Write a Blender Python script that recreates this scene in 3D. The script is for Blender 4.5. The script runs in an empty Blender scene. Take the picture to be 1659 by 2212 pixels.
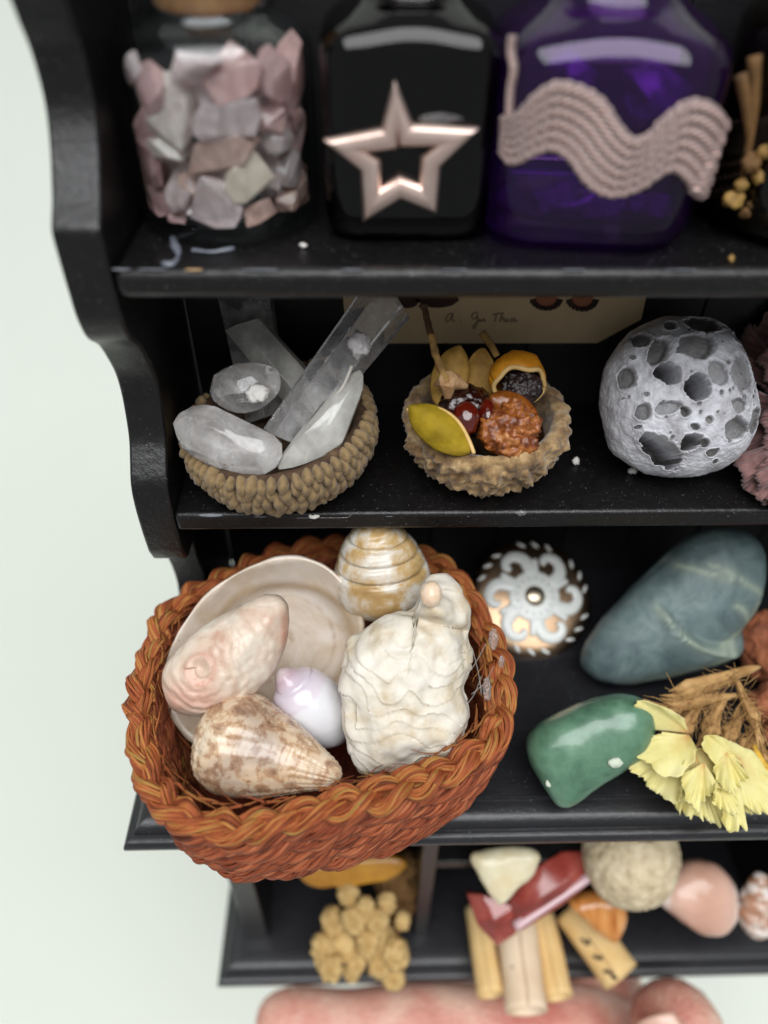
import bpy, bmesh, math, random
import numpy as np
from mathutils import Vector, Matrix, noise

# units: 1 Blender unit = 1 cm (a miniature dresser seen from about 10 cm away)
scene = bpy.context.scene
scene.unit_settings.scale_length = 0.01
random.seed(7)
rng = np.random.default_rng(11)

# ------------------------------------------------------------------ camera
F, CX, CY = 1620.0, 829.5, 1106.0          # focal length and centre on a 1659 x 2212 grid
CAMP = np.array([0.0, -7.2, 0.0])
_m = np.array([[0.99969246, -0.00759242, 0.0236079],
               [-0.0224629, -0.68058111, 0.73232832],
               [0.01050695, -0.73263341, -0.68054235]])
RIGHT, DOWN, FWD = _m[:, 0], _m[:, 1], _m[:, 2]
cam = bpy.data.cameras.new('camera')
camo = bpy.data.objects.new('camera', cam)
scene.collection.objects.link(camo)
mw = Matrix.Identity(4)
for i in range(3):
    mw[i][0] = RIGHT[i]; mw[i][1] = -DOWN[i]; mw[i][2] = -FWD[i]; mw[i][3] = CAMP[i]
camo.matrix_world = mw
cam.sensor_fit = 'HORIZONTAL'
cam.sensor_width = 72.0
cam.lens = 72.0 * F / 1659.0
cam.clip_start = 0.1
cam.clip_end = 1000
cam.dof.use_dof = True
cam.dof.focus_distance = 9.75
cam.dof.aperture_fstop = 0.27
scene.camera = camo

# ------------------------------------------------------------------ light
world = bpy.data.worlds.new('World')
scene.world = world
world.use_nodes = True
wb = world.node_tree.nodes['Background']
wb.inputs[0].default_value = (0.95, 0.98, 1.0, 1)
wb.inputs[1].default_value = 0.31
def area(name, loc, target, sx, sy, power, col):
    l = bpy.data.lights.new(name, 'AREA')
    l.shape = 'RECTANGLE'; l.size = sx; l.size_y = sy; l.energy = power; l.color = col
    o = bpy.data.objects.new(name, l)
    scene.collection.objects.link(o)
    o.location = loc
    o.rotation_euler = (Vector(target) - Vector(loc)).to_track_quat('-Z', 'Y').to_euler()
    return o
area('window_light', (4, -80, 148), (2, 2, -8), 190, 126, 440000, (0.975, 0.985, 1.0))
scene.view_settings.view_transform = 'Standard'
scene.view_settings.look = 'None'
scene.view_settings.gamma = 1.0
scene.view_settings.use_curve_mapping = False
scene.view_settings.exposure = 0.0
scene.render.engine = 'CYCLES'
scene.cycles.max_bounces = 12
scene.cycles.transparent_max_bounces = 24
scene.cycles.transmission_bounces = 10

# ------------------------------------------------------------------ placing helpers
def ray(px, py):
    return RIGHT * (px - CX) / F + DOWN * (py - CY) / F + FWD
def at(px, py, x=None, y=None, z=None, d=None):
    r = ray(px, py)
    if x is not None: t = (x - CAMP[0]) / r[0]
    elif y is not None: t = (y - CAMP[1]) / r[1]
    elif z is not None: t = (z - CAMP[2]) / r[2]
    else: t = d
    return CAMP + r * t
def loc3(c, d, P):
    """local grid points (right, up, towards viewer) -> world at distance d"""
    P = np.asarray(P, float)
    s = d / F
    return CAMP + ray(*c) * d + s * (P[:, :1] * RIGHT - P[:, 1:2] * DOWN - P[:, 2:3] * FWD)
def rest(c, P, z):
    """distance at which the lowest point of the shape touches height z"""
    P = np.asarray(P, float)
    q = ray(*c)[2] + (P[:, 0] * RIGHT[2] - P[:, 1] * DOWN[2] - P[:, 2] * FWD[2]) / F
    return (z - CAMP[2]) / q.min()

# ------------------------------------------------------------------ object helpers
COL = scene.collection
WLOC = {}
def tag(o, label=None, cat=None, group=None, kind=None):
    if label: o['label'] = label
    if cat: o['category'] = cat
    if group: o['group'] = group
    if kind: o['kind'] = kind
    return o
def thing(name, loc, label, cat, group=None):
    o = bpy.data.objects.new(name, None)
    COL.objects.link(o)
    o.empty_display_size = 0.2
    o.location = [float(a) for a in loc]
    WLOC[o.name] = np.array(loc, float)
    return tag(o, label, cat, group)
def mesh(name, V, Fc, mat=None, smooth=True, attrs=None):
    me = bpy.data.meshes.new(name)
    me.from_pydata([tuple(map(float, v)) for v in V], [], [tuple(map(int, f)) for f in Fc])
    if mat: me.materials.append(mat)
    if smooth: me.polygons.foreach_set('use_smooth', [True] * len(me.polygons))
    if attrs:
        for k, a in attrs.items():
            a = np.asarray(a, float)
            if a.ndim == 1:
                at_ = me.attributes.new(k, 'FLOAT', 'POINT'); at_.data.foreach_set('value', a)
            else:
                at_ = me.attributes.new(k, 'FLOAT_VECTOR', 'POINT'); at_.data.foreach_set('vector', a.ravel())
    me.update()
    return me
def mk(name, V, Fc, mat, parent=None, smooth=True, attrs=None, bevel=0, auto=None, origin=None):
    V = np.asarray(V, float)
    org = origin if origin is not None else np.array([(V[:, 0].min() + V[:, 0].max()) / 2, (V[:, 1].min() + V[:, 1].max()) / 2, V[:, 2].min()])
    me = mesh(name, V - org, Fc, mat, smooth, attrs)
    o = bpy.data.objects.new(name, me)
    COL.objects.link(o)
    if parent is not None:
        o.parent = parent
        o.location = [float(a) for a in org - WLOC[parent.name]]
    else:
        o.location = [float(a) for a in org]
    WLOC[o.name] = np.array(org, float)
    if auto is not None:
        bm = bmesh.new(); bm.from_mesh(me)
        for e in bm.edges:
            e.smooth = not (len(e.link_faces) == 2 and e.calc_face_angle(0) > math.radians(auto))
        bm.to_mesh(me); bm.free()
    if bevel:
        b = o.modifiers.new('bevel', 'BEVEL'); b.width = bevel; b.segments = 3; b.limit_method = 'ANGLE'; b.angle_limit = math.radians(25)
    return o

def compact(V, Fc):
    used = sorted({i for f in Fc for i in f}); mp_ = {a: i for i, a in enumerate(used)}
    return np.asarray(V)[used], [tuple(mp_[i] for i in f) for f in Fc]
# ------------------------------------------------------------------ shape helpers
def cat(*parts):
    V = []; Fc = []; n = 0
    for v, f in parts:
        V.append(np.asarray(v, float)); Fc += [tuple(i + n for i in q) for q in f]; n += len(v)
    return np.vstack(V), Fc
def box(x0, x1, y0, y1, z0, z1):
    V = [(x, y, z) for z in (z0, z1) for y in (y0, y1) for x in (x0, x1)]
    return np.array(V, float), [(0, 2, 3, 1), (4, 5, 7, 6), (0, 1, 5, 4), (2, 6, 7, 3), (0, 4, 6, 2), (1, 3, 7, 5)]
def grid_faces(m, n, wrap_m=False, wrap_n=False, off=0):
    Fc = []
    for i in range(m if wrap_m else m - 1):
        for j in range(n if wrap_n else n - 1):
            a = i * n + j; b = i * n + (j + 1) % n; c = ((i + 1) % m) * n + (j + 1) % n; e = ((i + 1) % m) * n + j
            Fc.append((a + off, b + off, c + off, e + off))
    return Fc
def spline(pts, n, closed=False):
    """Catmull-Rom through pts, n samples evenly spaced along the length"""
    P = np.asarray(pts, float)
    k = len(P)
    out = []
    segs = k if closed else k - 1
    for i in range(segs):
        if closed: a, b, c, e = P[(i - 1) % k], P[i], P[(i + 1) % k], P[(i + 2) % k]
        else: a, b, c, e = P[max(i - 1, 0)], P[i], P[i + 1], P[min(i + 2, k - 1)]
        for t in np.linspace(0, 1, 16, endpoint=False):
            out.append(0.5 * ((2 * b) + (c - a) * t + (2 * a - 5 * b + 4 * c - e) * t * t + (3 * b - a - 3 * c + e) * t ** 3))
    out.append(P[0] if closed else P[-1])
    out = np.array(out)
    L = np.concatenate([[0], np.cumsum(np.linalg.norm(np.diff(out, axis=0), axis=1))])
    s = np.linspace(0, L[-1], n + 1)[:-1] if closed else np.linspace(0, L[-1], n)
    return np.stack([np.interp(s, L, out[:, i]) for i in range(P.shape[1])], 1)
def normals(V, Fc):
    N = np.zeros_like(V)
    tri = []
    for f in Fc:
        for i in range(1, len(f) - 1): tri.append((f[0], f[i], f[i + 1]))
    tri = np.array(tri)
    n = np.cross(V[tri[:, 1]] - V[tri[:, 0]], V[tri[:, 2]] - V[tri[:, 0]])
    for i in range(3): np.add.at(N, tri[:, i], n)
    L = np.linalg.norm(N, axis=1, keepdims=True); L[L == 0] = 1
    return N / L
def fbm(V, s, oct=4, seed=0.0):
    return np.array([noise.fractal((v[0] * s + seed, v[1] * s - seed, v[2] * s + 3 * seed), 0.8, 2.0, oct) for v in V])
def disp(V, Fc, amp, s, oct=4, seed=0.0):
    return V + normals(V, Fc) * (amp * fbm(V, s, oct, seed))[:, None]
def cells(V, s, seed=0.0):
    return np.array([noise.voronoi((v[0] * s + seed, v[1] * s, v[2] * s - seed))[0][0] for v in V])
def ico(sub):
    bm = bmesh.new(); bmesh.ops.create_icosphere(bm, subdivisions=sub, radius=1)
    V = np.array([v.co[:] for v in bm.verts]); Fc = [tuple(v.index for v in f.verts) for f in bm.faces]
    bm.free(); return V, Fc
def hull(P):
    bm = bmesh.new()
    for p in P: bm.verts.new(tuple(map(float, p)))
    r = bmesh.ops.convex_hull(bm, input=bm.verts)
    bmesh.ops.delete(bm, geom=[v for v in bm.verts if not v.link_faces], context='VERTS')
    bmesh.ops.dissolve_limit(bm, angle_limit=0.12, verts=bm.verts, edges=bm.edges)
    bm.verts.index_update()
    V = np.array([v.co[:] for v in bm.verts]); Fc = [tuple(v.index for v in f.verts) for f in bm.faces]
    bm.free(); return V, Fc
def lathe(prof, n, c=(0, 0, 0), mod=None):
    """prof: list of (r, z), closed at both ends when r is 0"""
    prof = np.asarray(prof, float)
    th = np.linspace(0, 2 * math.pi, n, endpoint=False)
    V = []
    for r, z in prof:
        rr = np.full(n, r) if mod is None else mod(r, z, th)
        V.append(np.stack([c[0] + rr * np.cos(th), c[1] + rr * np.sin(th), np.full(n, c[2] + z)], 1))
    return np.vstack(V), grid_faces(len(prof), n, False, True)
def frame(P):
    T = np.gradient(P, axis=0); T /= np.maximum(np.linalg.norm(T, axis=1, keepdims=True), 1e-9)
    a = np.array([0, 0, 1.0]) if abs(T[0][2]) < 0.9 else np.array([1.0, 0, 0])
    n = np.cross(T[0], a); n /= np.linalg.norm(n)
    N = [n]
    for i in range(1, len(P)):
        n = N[-1] - T[i] * np.dot(N[-1], T[i]); n /= max(np.linalg.norm(n), 1e-9); N.append(n)
    N = np.array(N); B = np.cross(T, N)
    return T, N, B
def tube(P, r, n=8, closed=False, seed=0.0, flat=None):
    """tube along P with radius r (number or array); returns V, F, st (along, round, seed)"""
    P = np.asarray(P, float); m = len(P)
    r = np.full(m, r) if np.isscalar(r) else np.asarray(r, float)
    T, N, B = frame(P)
    if closed:
        T = np.roll(P, -1, 0) - np.roll(P, 1, 0); T /= np.linalg.norm(T, axis=1, keepdims=True)
        up = np.array([0, 0, 1.0]); N = np.cross(T, up); N /= np.linalg.norm(N, axis=1, keepdims=True); B = np.cross(T, N)
    th = np.linspace(0, 2 * math.pi, n, endpoint=False)
    V = (P[:, None, :] + r[:, None, None] * (np.cos(th)[None, :, None] * N[:, None, :] + (flat or 1.0) * np.sin(th)[None, :, None] * B[:, None, :])).reshape(-1, 3)
    Fc = grid_faces(m, n, closed, True)
    L = np.concatenate([[0], np.cumsum(np.linalg.norm(np.diff(P, axis=0), axis=1))])
    st = np.stack([np.repeat(L, n), np.tile(th / 6.2832, m), np.full(m * n, seed)], 1)
    if not closed:
        Fc += [tuple(range(n - 1, -1, -1)), tuple(range((m - 1) * n, m * n))]
    return V, Fc, st
def catst(parts):
    V, Fc = cat(*[(p[0], p[1]) for p in parts])
    return V, Fc, np.vstack([p[2] for p in parts])
def inflate(outline, tf, tb, rings=12, n=72, e=(1.0, 1.0), c=None, sm=True):
    """solid from a closed outline (local grid x, y): front bulge tf, back bulge tb"""
    O = spline(outline, n, True) if sm else np.asarray(outline, float)
    n = len(O)
    c = O.mean(0) if c is None else np.asarray(c, float)
    V = []
    for k in range(-rings + 1, rings):
        a = k / rings * math.pi / 2
        r = math.cos(a) ** e[0]; w = math.copysign(abs(math.sin(a)) ** e[1], a)
        w *= tf if k > 0 else tb
        V.append(np.concatenate([c + (O - c) * r, np.full((n, 1), w)], 1))
    m = len(V); V = np.vstack(V)
    Fc = grid_faces(m, n, False, True)
    b = len(V); V = np.vstack([V, [[c[0], c[1], -tb], [c[0], c[1], tf]]])
    for j in range(n):
        Fc.append((b, (j + 1) % n, j)); Fc.append((b + 1, (m - 1) * n + j, (m - 1) * n + (j + 1) % n))
    return V, Fc
def sheet(G, th):
    """thin solid from a grid of points G (m, n, 3)"""
    m, n, _ = G.shape
    V = G.reshape(-1, 3); Fc = grid_faces(m, n)
    N = normals(V, Fc)
    A = V + N * th / 2; B = V - N * th / 2; k = m * n
    Fc2 = Fc + [tuple(i + k for i in reversed(f)) for f in Fc]
    ring = [j for j in range(n)] + [i * n + n - 1 for i in range(1, m)] + [(m - 1) * n + j for j in range(n - 2, -1, -1)] + [i * n for i in range(m - 2, 0, -1)]
    for a, b in zip(ring, ring[1:] + ring[:1]): Fc2.append((b, a, a + k, b + k))
    return np.vstack([A, B]), Fc2
def axis3(ang, tilt):
    a, t = math.radians(ang), math.radians(tilt)
    A = np.array([math.cos(t) * math.cos(a), math.cos(t) * math.sin(a), math.sin(t)])
    B = np.cross(A, [0, 0, 1.0]); B /= np.linalg.norm(B)
    return A, B, np.cross(A, B)
def rod(A, B, prof, n=48, ecc=1.0, mod=None):
    """lathe around the line A-B (world). prof: (fraction along, radius)"""
    A = np.asarray(A, float); B = np.asarray(B, float)
    T = B - A; L = np.linalg.norm(T); T /= L
    N = np.cross(T, [0, 0, 1.0]); N /= np.linalg.norm(N); K = np.cross(T, N)
    th = np.linspace(0, 2 * math.pi, n, endpoint=False)
    V = []
    for s, r in prof:
        rr = np.full(n, r) if mod is None else mod(s, r, th)
        V.append(A + T * L * s + rr[:, None] * (np.cos(th)[:, None] * N + ecc * np.sin(th)[:, None] * K))
    Fc = grid_faces(len(prof), n, False, True)
    V = np.vstack(V)
    Fc += [tuple(range(n - 1, -1, -1)), tuple(range(len(V) - n, len(V)))]
    return V, Fc

# ------------------------------------------------------------------ materials
def S(r, g, b):
    return tuple(((v / 255) / 12.92 if v / 255 <= 0.04045 else ((v / 255 + 0.055) / 1.055) ** 2.4) for v in (r, g, b)) + (1,)
def newmat(name):
    m = bpy.data.materials.new(name); m.use_nodes = True
    nt = m.node_tree
    return m, nt, nt.nodes['Principled BSDF'], nt.nodes['Material Output']
def ramp(nt, src, stops):
    r = nt.nodes.new('ShaderNodeValToRGB')
    e = r.color_ramp.elements
    e[0].position, e[0].color = stops[0]
    e[1].position, e[1].color = stops[-1]
    for p, c in stops[1:-1]:
        x = e.new(p); x.color = c
    nt.links.new(src, r.inputs[0])
    return r.outputs[0]
def coords(nt, attr=None, scale=(1, 1, 1)):
    if attr:
        a = nt.nodes.new('ShaderNodeAttribute'); a.attribute_name = attr; src = a.outputs['Vector']
    else:
        src = nt.nodes.new('ShaderNodeTexCoord').outputs['Object']
    mp = nt.nodes.new('ShaderNodeMapping'); mp.inputs['Scale'].default_value = scale
    nt.links.new(src, mp.inputs[0])
    return mp.outputs[0]
def ntex(nt, vec, scale, detail=5, rough=0.6, dist=0.0):
    t = nt.nodes.new('ShaderNodeTexNoise')
    t.inputs['Scale'].default_value = scale; t.inputs['Detail'].default_value = detail
    t.inputs['Roughness'].default_value = rough; t.inputs['Distortion'].default_value = dist
    nt.links.new(vec, t.inputs['Vector'])
    return t.outputs['Fac']
def mat(name, stops, scale=3.0, detail=5, rough=0.5, bump=0.0, bscale=20.0, metal=0.0, coat=0.0, trans=0.0, ior=1.5,
        sss=0.0, sssr=(0.1, 0.06, 0.04), attr=None, stretch=(1, 1, 1), dist=0.0, spec=0.5, rvar=0.0, sheen=0.0, bdist=0.02, coatr=0.08):
    m, nt, p, out = newmat(name)
    if not isinstance(stops, list): stops = [(0, stops), (1, stops)]
    v = coords(nt, attr, stretch)
    f = ntex(nt, v, scale, detail, 0.6, dist)
    nt.links.new(ramp(nt, f, stops), p.inputs['Base Color'])
    p.inputs['Roughness'].default_value = rough
    p.inputs['Metallic'].default_value = metal
    p.inputs['Specular IOR Level'].default_value = spec
    p.inputs['Coat Weight'].default_value = coat
    p.inputs['Coat Roughness'].default_value = coatr
    p.inputs['Transmission Weight'].default_value = trans
    p.inputs['IOR'].default_value = ior
    p.inputs['Sheen Weight'].default_value = sheen
    if sss:
        p.inputs['Subsurface Weight'].default_value = sss
        p.inputs['Subsurface Radius'].default_value = sssr
        p.inputs['Subsurface Scale'].default_value = 1.0
    bf = None
    if bump or rvar:
        bf = ntex(nt, v, bscale, 6, 0.65)
    if bump:
        b = nt.nodes.new('ShaderNodeBump'); b.inputs['Strength'].default_value = bump; b.inputs['Distance'].default_value = bdist
        nt.links.new(bf, b.inputs['Height']); nt.links.new(b.outputs[0], p.inputs['Normal'])
        if coat: nt.links.new(b.outputs[0], p.inputs['Coat Normal'])
    if rvar:
        mr = nt.nodes.new('ShaderNodeMapRange')
        mr.inputs[3].default_value = max(rough - rvar, 0.02); mr.inputs[4].default_value = min(rough + rvar, 1)
        nt.links.new(bf, mr.inputs[0]); nt.links.new(mr.outputs[0], p.inputs['Roughness'])
    return m
def glass(name, tint, rough=0.03, body=0.0, bodycol=None, ior=1.5):
    """clear vessel glass: light passes tinted, the surface mirrors by Fresnel"""
    m, nt, p, out = newmat(name)
    nt.nodes.remove(p)
    t = nt.nodes.new('ShaderNodeBsdfTransparent'); t.inputs[0].default_value = tint
    g = nt.nodes.new('ShaderNodeBsdfGlossy'); g.inputs['Roughness'].default_value = rough
    fr = nt.nodes.new('ShaderNodeFresnel')
    ge = nt.nodes.new('ShaderNodeNewGeometry')
    mi = nt.nodes.new('ShaderNodeMapRange'); mi.inputs[3].default_value = ior; mi.inputs[4].default_value = 1 / ior
    nt.links.new(ge.outputs['Backfacing'], mi.inputs[0]); nt.links.new(mi.outputs[0], fr.inputs[0])
    mx = nt.nodes.new('ShaderNodeMixShader')
    src = t.outputs[0]
    if body:
        d = nt.nodes.new('ShaderNodeBsdfTranslucent'); d.inputs[0].default_value = bodycol
        d2 = nt.nodes.new('ShaderNodeBsdfDiffuse'); d2.inputs[0].default_value = bodycol
        ad = nt.nodes.new('ShaderNodeMixShader'); nt.links.new(d.outputs[0], ad.inputs[1]); nt.links.new(d2.outputs[0], ad.inputs[2])
        m2 = nt.nodes.new('ShaderNodeMixShader'); m2.inputs[0].default_value = body
        nt.links.new(src, m2.inputs[1]); nt.links.new(ad.outputs[0], m2.inputs[2]); src = m2.outputs[0]
    nt.links.new(fr.outputs[0], mx.inputs[0]); nt.links.new(src, mx.inputs[1]); nt.links.new(g.outputs[0], mx.inputs[2])
    nt.links.new(mx.outputs[0], out.inputs['Surface'])
    return m
def quartz(name, c0, c1, lo=0.2, hi=0.75, scale=2.2, rough=0.06, tint=(0.86, 0.85, 0.84, 1)):
    """cloudy quartz: refracting crystal with milky inclusions"""
    m, nt, p, out = newmat(name)
    p.inputs['Base Color'].default_value = tint
    p.inputs['Transmission Weight'].default_value = 1.0
    p.inputs['Roughness'].default_value = rough
    p.inputs['IOR'].default_value = 1.5
    v = coords(nt)
    f = ntex(nt, v, scale, 6, 0.62, 0.6)
    vo = nt.nodes.new('ShaderNodeTexVoronoi'); vo.feature = 'DISTANCE_TO_EDGE'; vo.inputs['Scale'].default_value = scale * 0.9
    wn = nt.nodes.new('ShaderNodeTexNoise'); wn.inputs['Scale'].default_value = scale * 1.5
    nt.links.new(v, wn.inputs['Vector'])
    wm = nt.nodes.new('ShaderNodeMixRGB'); wm.blend_type = 'ADD'; wm.inputs[0].default_value = 0.6
    nt.links.new(v, wm.inputs[1]); nt.links.new(wn.outputs['Color'], wm.inputs[2]); nt.links.new(wm.outputs[0], vo.inputs['Vector'])
    cr = nt.nodes.new('ShaderNodeMapRange'); cr.inputs[1].default_value = 0.0; cr.inputs[2].default_value = 0.02; cr.inputs[3].default_value = 0.07; cr.inputs[4].default_value = 0.0
    nt.links.new(vo.outputs['Distance'], cr.inputs[0])
    mr = nt.nodes.new('ShaderNodeMapRange'); mr.inputs[1].default_value = 0.35; mr.inputs[2].default_value = 0.68
    mr.inputs[3].default_value = lo; mr.inputs[4].default_value = hi
    nt.links.new(f, mr.inputs[0])
    p2 = nt.nodes.new('ShaderNodeBsdfPrincipled')
    nt.links.new(ramp(nt, ntex(nt, v, scale * 2.3, 5), [(0.35, c0), (0.65, c1)]), p2.inputs['Base Color'])
    p2.inputs['Roughness'].default_value = 0.18
    p2.inputs['Coat Weight'].default_value = 0.6
    p2.inputs['Subsurface Weight'].default_value = 0.3
    p2.inputs['Subsurface Radius'].default_value = (0.12, 0.1, 0.09)
    mx = nt.nodes.new('ShaderNodeMixShader')
    sm_ = nt.nodes.new('ShaderNodeMath'); sm_.operation = 'ADD'; sm_.use_clamp = True
    nt.links.new(mr.outputs[0], sm_.inputs[0]); nt.links.new(cr.outputs[0], sm_.inputs[1])
    nt.links.new(sm_.outputs[0], mx.inputs[0]); nt.links.new(p.outputs[0], mx.inputs[1]); nt.links.new(p2.outputs[0], mx.inputs[2])
    nt.links.new(mx.outputs[0], out.inputs['Surface'])
    return m
# ================================================================== SETTING
Z1, Z2, Z3, Z4 = -3.37, -6.80, -10.60, -17.20      # tops of the two shelves, the counter and the base
XL, XR = -2.55, 8.60                               # inner faces of the dresser sides
m_back = mat('backdrop_white', [(0.3, S(211, 215, 206)), (0.7, S(215, 219, 210))], scale=0.03, rough=0.9, spec=0.1)
prof = [(-14, -34), (20, -34)]
for k in range(1, 13):
    a = k / 12 * math.pi / 2
    prof.append((20 + 40 * math.sin(a), -34 + 40 * (1 - math.cos(a))))
prof.append((60, 160))
V = []
for x in (-260, 260):
    V += [(x, y, z) for y, z in prof]
o = mk('backdrop', V, grid_faces(2, len(prof)), m_back)
tag(o, kind='structure')

# ================================================================== THE DRESSER
m_paint = mat('black_paint', [(0.3, (0.0035, 0.0032, 0.0036, 1)), (0.75, (0.007, 0.0065, 0.007, 1))], scale=6, rough=0.42, bump=0.4, bscale=11,
              rvar=0.12, bdist=0.03, coat=0.4, coatr=0.12, spec=0.28)
def dusty(m, scale=38, amount=0.5, thr=0.70):
    """scattered dust specks on a painted surface"""
    nt = m.node_tree; p = nt.nodes['Principled BSDF']
    src = p.inputs['Base Color'].links[0].from_socket
    v = coords(nt)
    f = ntex(nt, v, scale, 2, 0.5)
    mx = nt.nodes.new('ShaderNodeMixRGB'); mx.inputs[2].default_value = (0.32, 0.32, 0.34, 1)
    nt.links.new(ramp(nt, f, [(thr, (0, 0, 0, 1)), (thr + 0.05, (amount, amount, amount, 1))]), mx.inputs[0])
    nt.links.new(src, mx.inputs[1]); nt.links.new(mx.outputs[0], p.inputs['Base Color'])
dusty(m_paint)
m_inner = mat('black_paint_inside', [(0.3, (0.004, 0.004, 0.005, 1)), (0.75, (0.008, 0.008, 0.009, 1))], scale=6, rough=0.5, bump=0.2, bscale=30, rvar=0.12, stretch=(0.15, 1, 1))
dresser = thing('miniature_dresser', (2.9, 0, -17.75), 'small black painted wooden dresser with open shelves and scalloped sides', 'dresser')

side = [(0.57, -1.19), (0.63, -1.37), (0.72, -1.60), (0.74, -1.87), (0.70, -2.10), (0.55, -2.38), (0.34, -2.65), (0.25, -2.76), (0.08, -2.91), (0.015, -3.0),
        (0.0, -3.29), (0.0, -3.62), (0.01, -3.89), (0.08, -4.12), (0.16, -4.24), (0.39, -4.45), (0.56, -4.75), (0.66, -5.01), (0.67, -5.30), (0.61, -5.59),
        (0.51, -5.88), (0.34, -6.10), (0.16, -6.34), (0.09, -6.66), (0.09, -7.16), (0.12, -7.53), (0.22, -7.77), (0.34, -7.84), (0.70, -7.86), (0.74, -8.3), (0.82, -8.6), (0.86, -8.95),
        (0.81, -9.2), (0.66, -9.6), (0.4, -9.95), (0.2, -10.2), (0.1, -10.6)]
top = [(0.2, -0.2), (0.25, -0.5), (0.42, -0.85)]
S1 = spline(top + side[:26], 120)
S2 = np.array(side[26:29]); S3 = spline(side[29:], 40)
P = np.vstack([S1, S2, S3])
P = np.vstack([P, [[2.6, -10.6], [2.6, -0.2]]])
def side_panel(x0, x1):
    n = len(P)
    V = np.vstack([np.column_stack([np.full(n, x0), P]), np.column_stack([np.full(n, x1), P])])
    Fc = [tuple(range(n)), tuple(range(2 * n - 1, n - 1, -1))] + [(i, i + n, (i + 1) % n + n, (i + 1) % n) for i in range(n)]
    return mk('side_panel', V, Fc, m_paint, dresser, auto=40, bevel=0.035)
side_panel(-3.03, XL)
side_panel(XR, XR + 0.48)
def shelf(name, zt, th, mt=m_paint, x0=XL, x1=XR, y0=0.0, y1=2.6, bev=0.06):
    V, Fc = box(x0 + 0.001, x1 - 0.001, y0, y1, zt - th, zt)
    return mk(name, V, Fc, mt, dresser, smooth=True, bevel=bev, auto=40)
shelf('shelf', Z1, 0.33, bev=0.11)
shelf('shelf', Z2, 0.30, y0=0.088)
nb = 9
for k in range(nb):
    w = (XR - XL) / nb
    V, Fc = box(XL + k * w + 0.008, XL + (k + 1) * w - 0.008, 2.6, 2.85, -10.6, -0.2)
    mk('back_board', V, Fc, m_inner, dresser, auto=40, bevel=0.02)
V, Fc = box(XL - 0.3, XR + 0.3, 2.851, 2.95, -10.6, -0.2)
mk('backing_sheet', V, Fc, m_inner, dresser, smooth=False)
def moulded(name, x0, x1, y0, y1, zt, prof, mt):
    """a board whose front and side edges follow the moulding profile (outset, drop)"""
    V = []
    for o_, dz in prof:
        V += [(x0 - o_, y0 - o_, zt - dz), (x1 + o_, y0 - o_, zt - dz), (x1 + o_, y1, zt - dz), (x0 - o_, y1, zt - dz)]
    m = len(prof)
    Fc = grid_faces(m, 4, False, True) + [(3, 2, 1, 0), tuple(range(4 * m - 4, 4 * m))]
    Fc = [tuple(reversed(f)) for f in Fc]
    return mk(name, V, Fc, mt, dresser, auto=38, bevel=0.012)
mp = [(0, 0), (0.015, 0.05), (0.07, 0.055)]
for k in range(0, 7):
    a = k / 6 * math.pi / 2
    mp.append((0.09 + 0.27 * math.sin(a), 0.055 + 0.19 * (1 - math.cos(a))))
mp += [(0.40, 0.255)]
for k in range(0, 7):
    a = k / 6 * math.pi
    mp.append((0.41 + 0.10 * math.sin(a), 0.255 + 0.125 * (1 - math.cos(a))))
mp += [(0.30, 0.506)]
m_top = mat('black_paint_counter', [(0.3, (0.007, 0.0072, 0.009, 1)), (0.75, (0.013, 0.013, 0.016, 1))], scale=5, rough=0.4, bump=0.25, bscale=22, rvar=0.1, coat=0.3, coatr=0.25, stretch=(0.5, 1, 1))
dusty(m_top)
moulded('counter_top', -3.03, 8.6 + 0.48, -2.0, 2.75, Z3, mp, m_top)
moulded('base_board', -2.62, 8.66, -2.0, 2.75, Z4, [(a * 0.98, b * 1.05) for a, b in mp], m_top)
zt_, zb_ = Z3 - 0.51, Z4
for x0, x1, nm in ((-2.55, -2.10, 'lower_side'), (0.92, 1.20, 'divider'), (4.6, 4.88, 'divider'), (8.2, 8.6, 'lower_side')):
    V, Fc = box(x0, x1, -1.75, 2.5, zb_, zt_)
    mk(nm, V, Fc, m_paint, dresser, auto=40, bevel=0.03)
V, Fc = box(-2.6, 8.6, 2.5, 2.7, zb_, zt_)
mk('lower_back', V, Fc, m_inner, dresser, smooth=False)
V, Fc = box(1.201, 4.599, -1.55, 2.499, -14.25, -14.0)
mk('lower_shelf', V, Fc, m_paint, dresser, auto=40, bevel=0.03)

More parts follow.
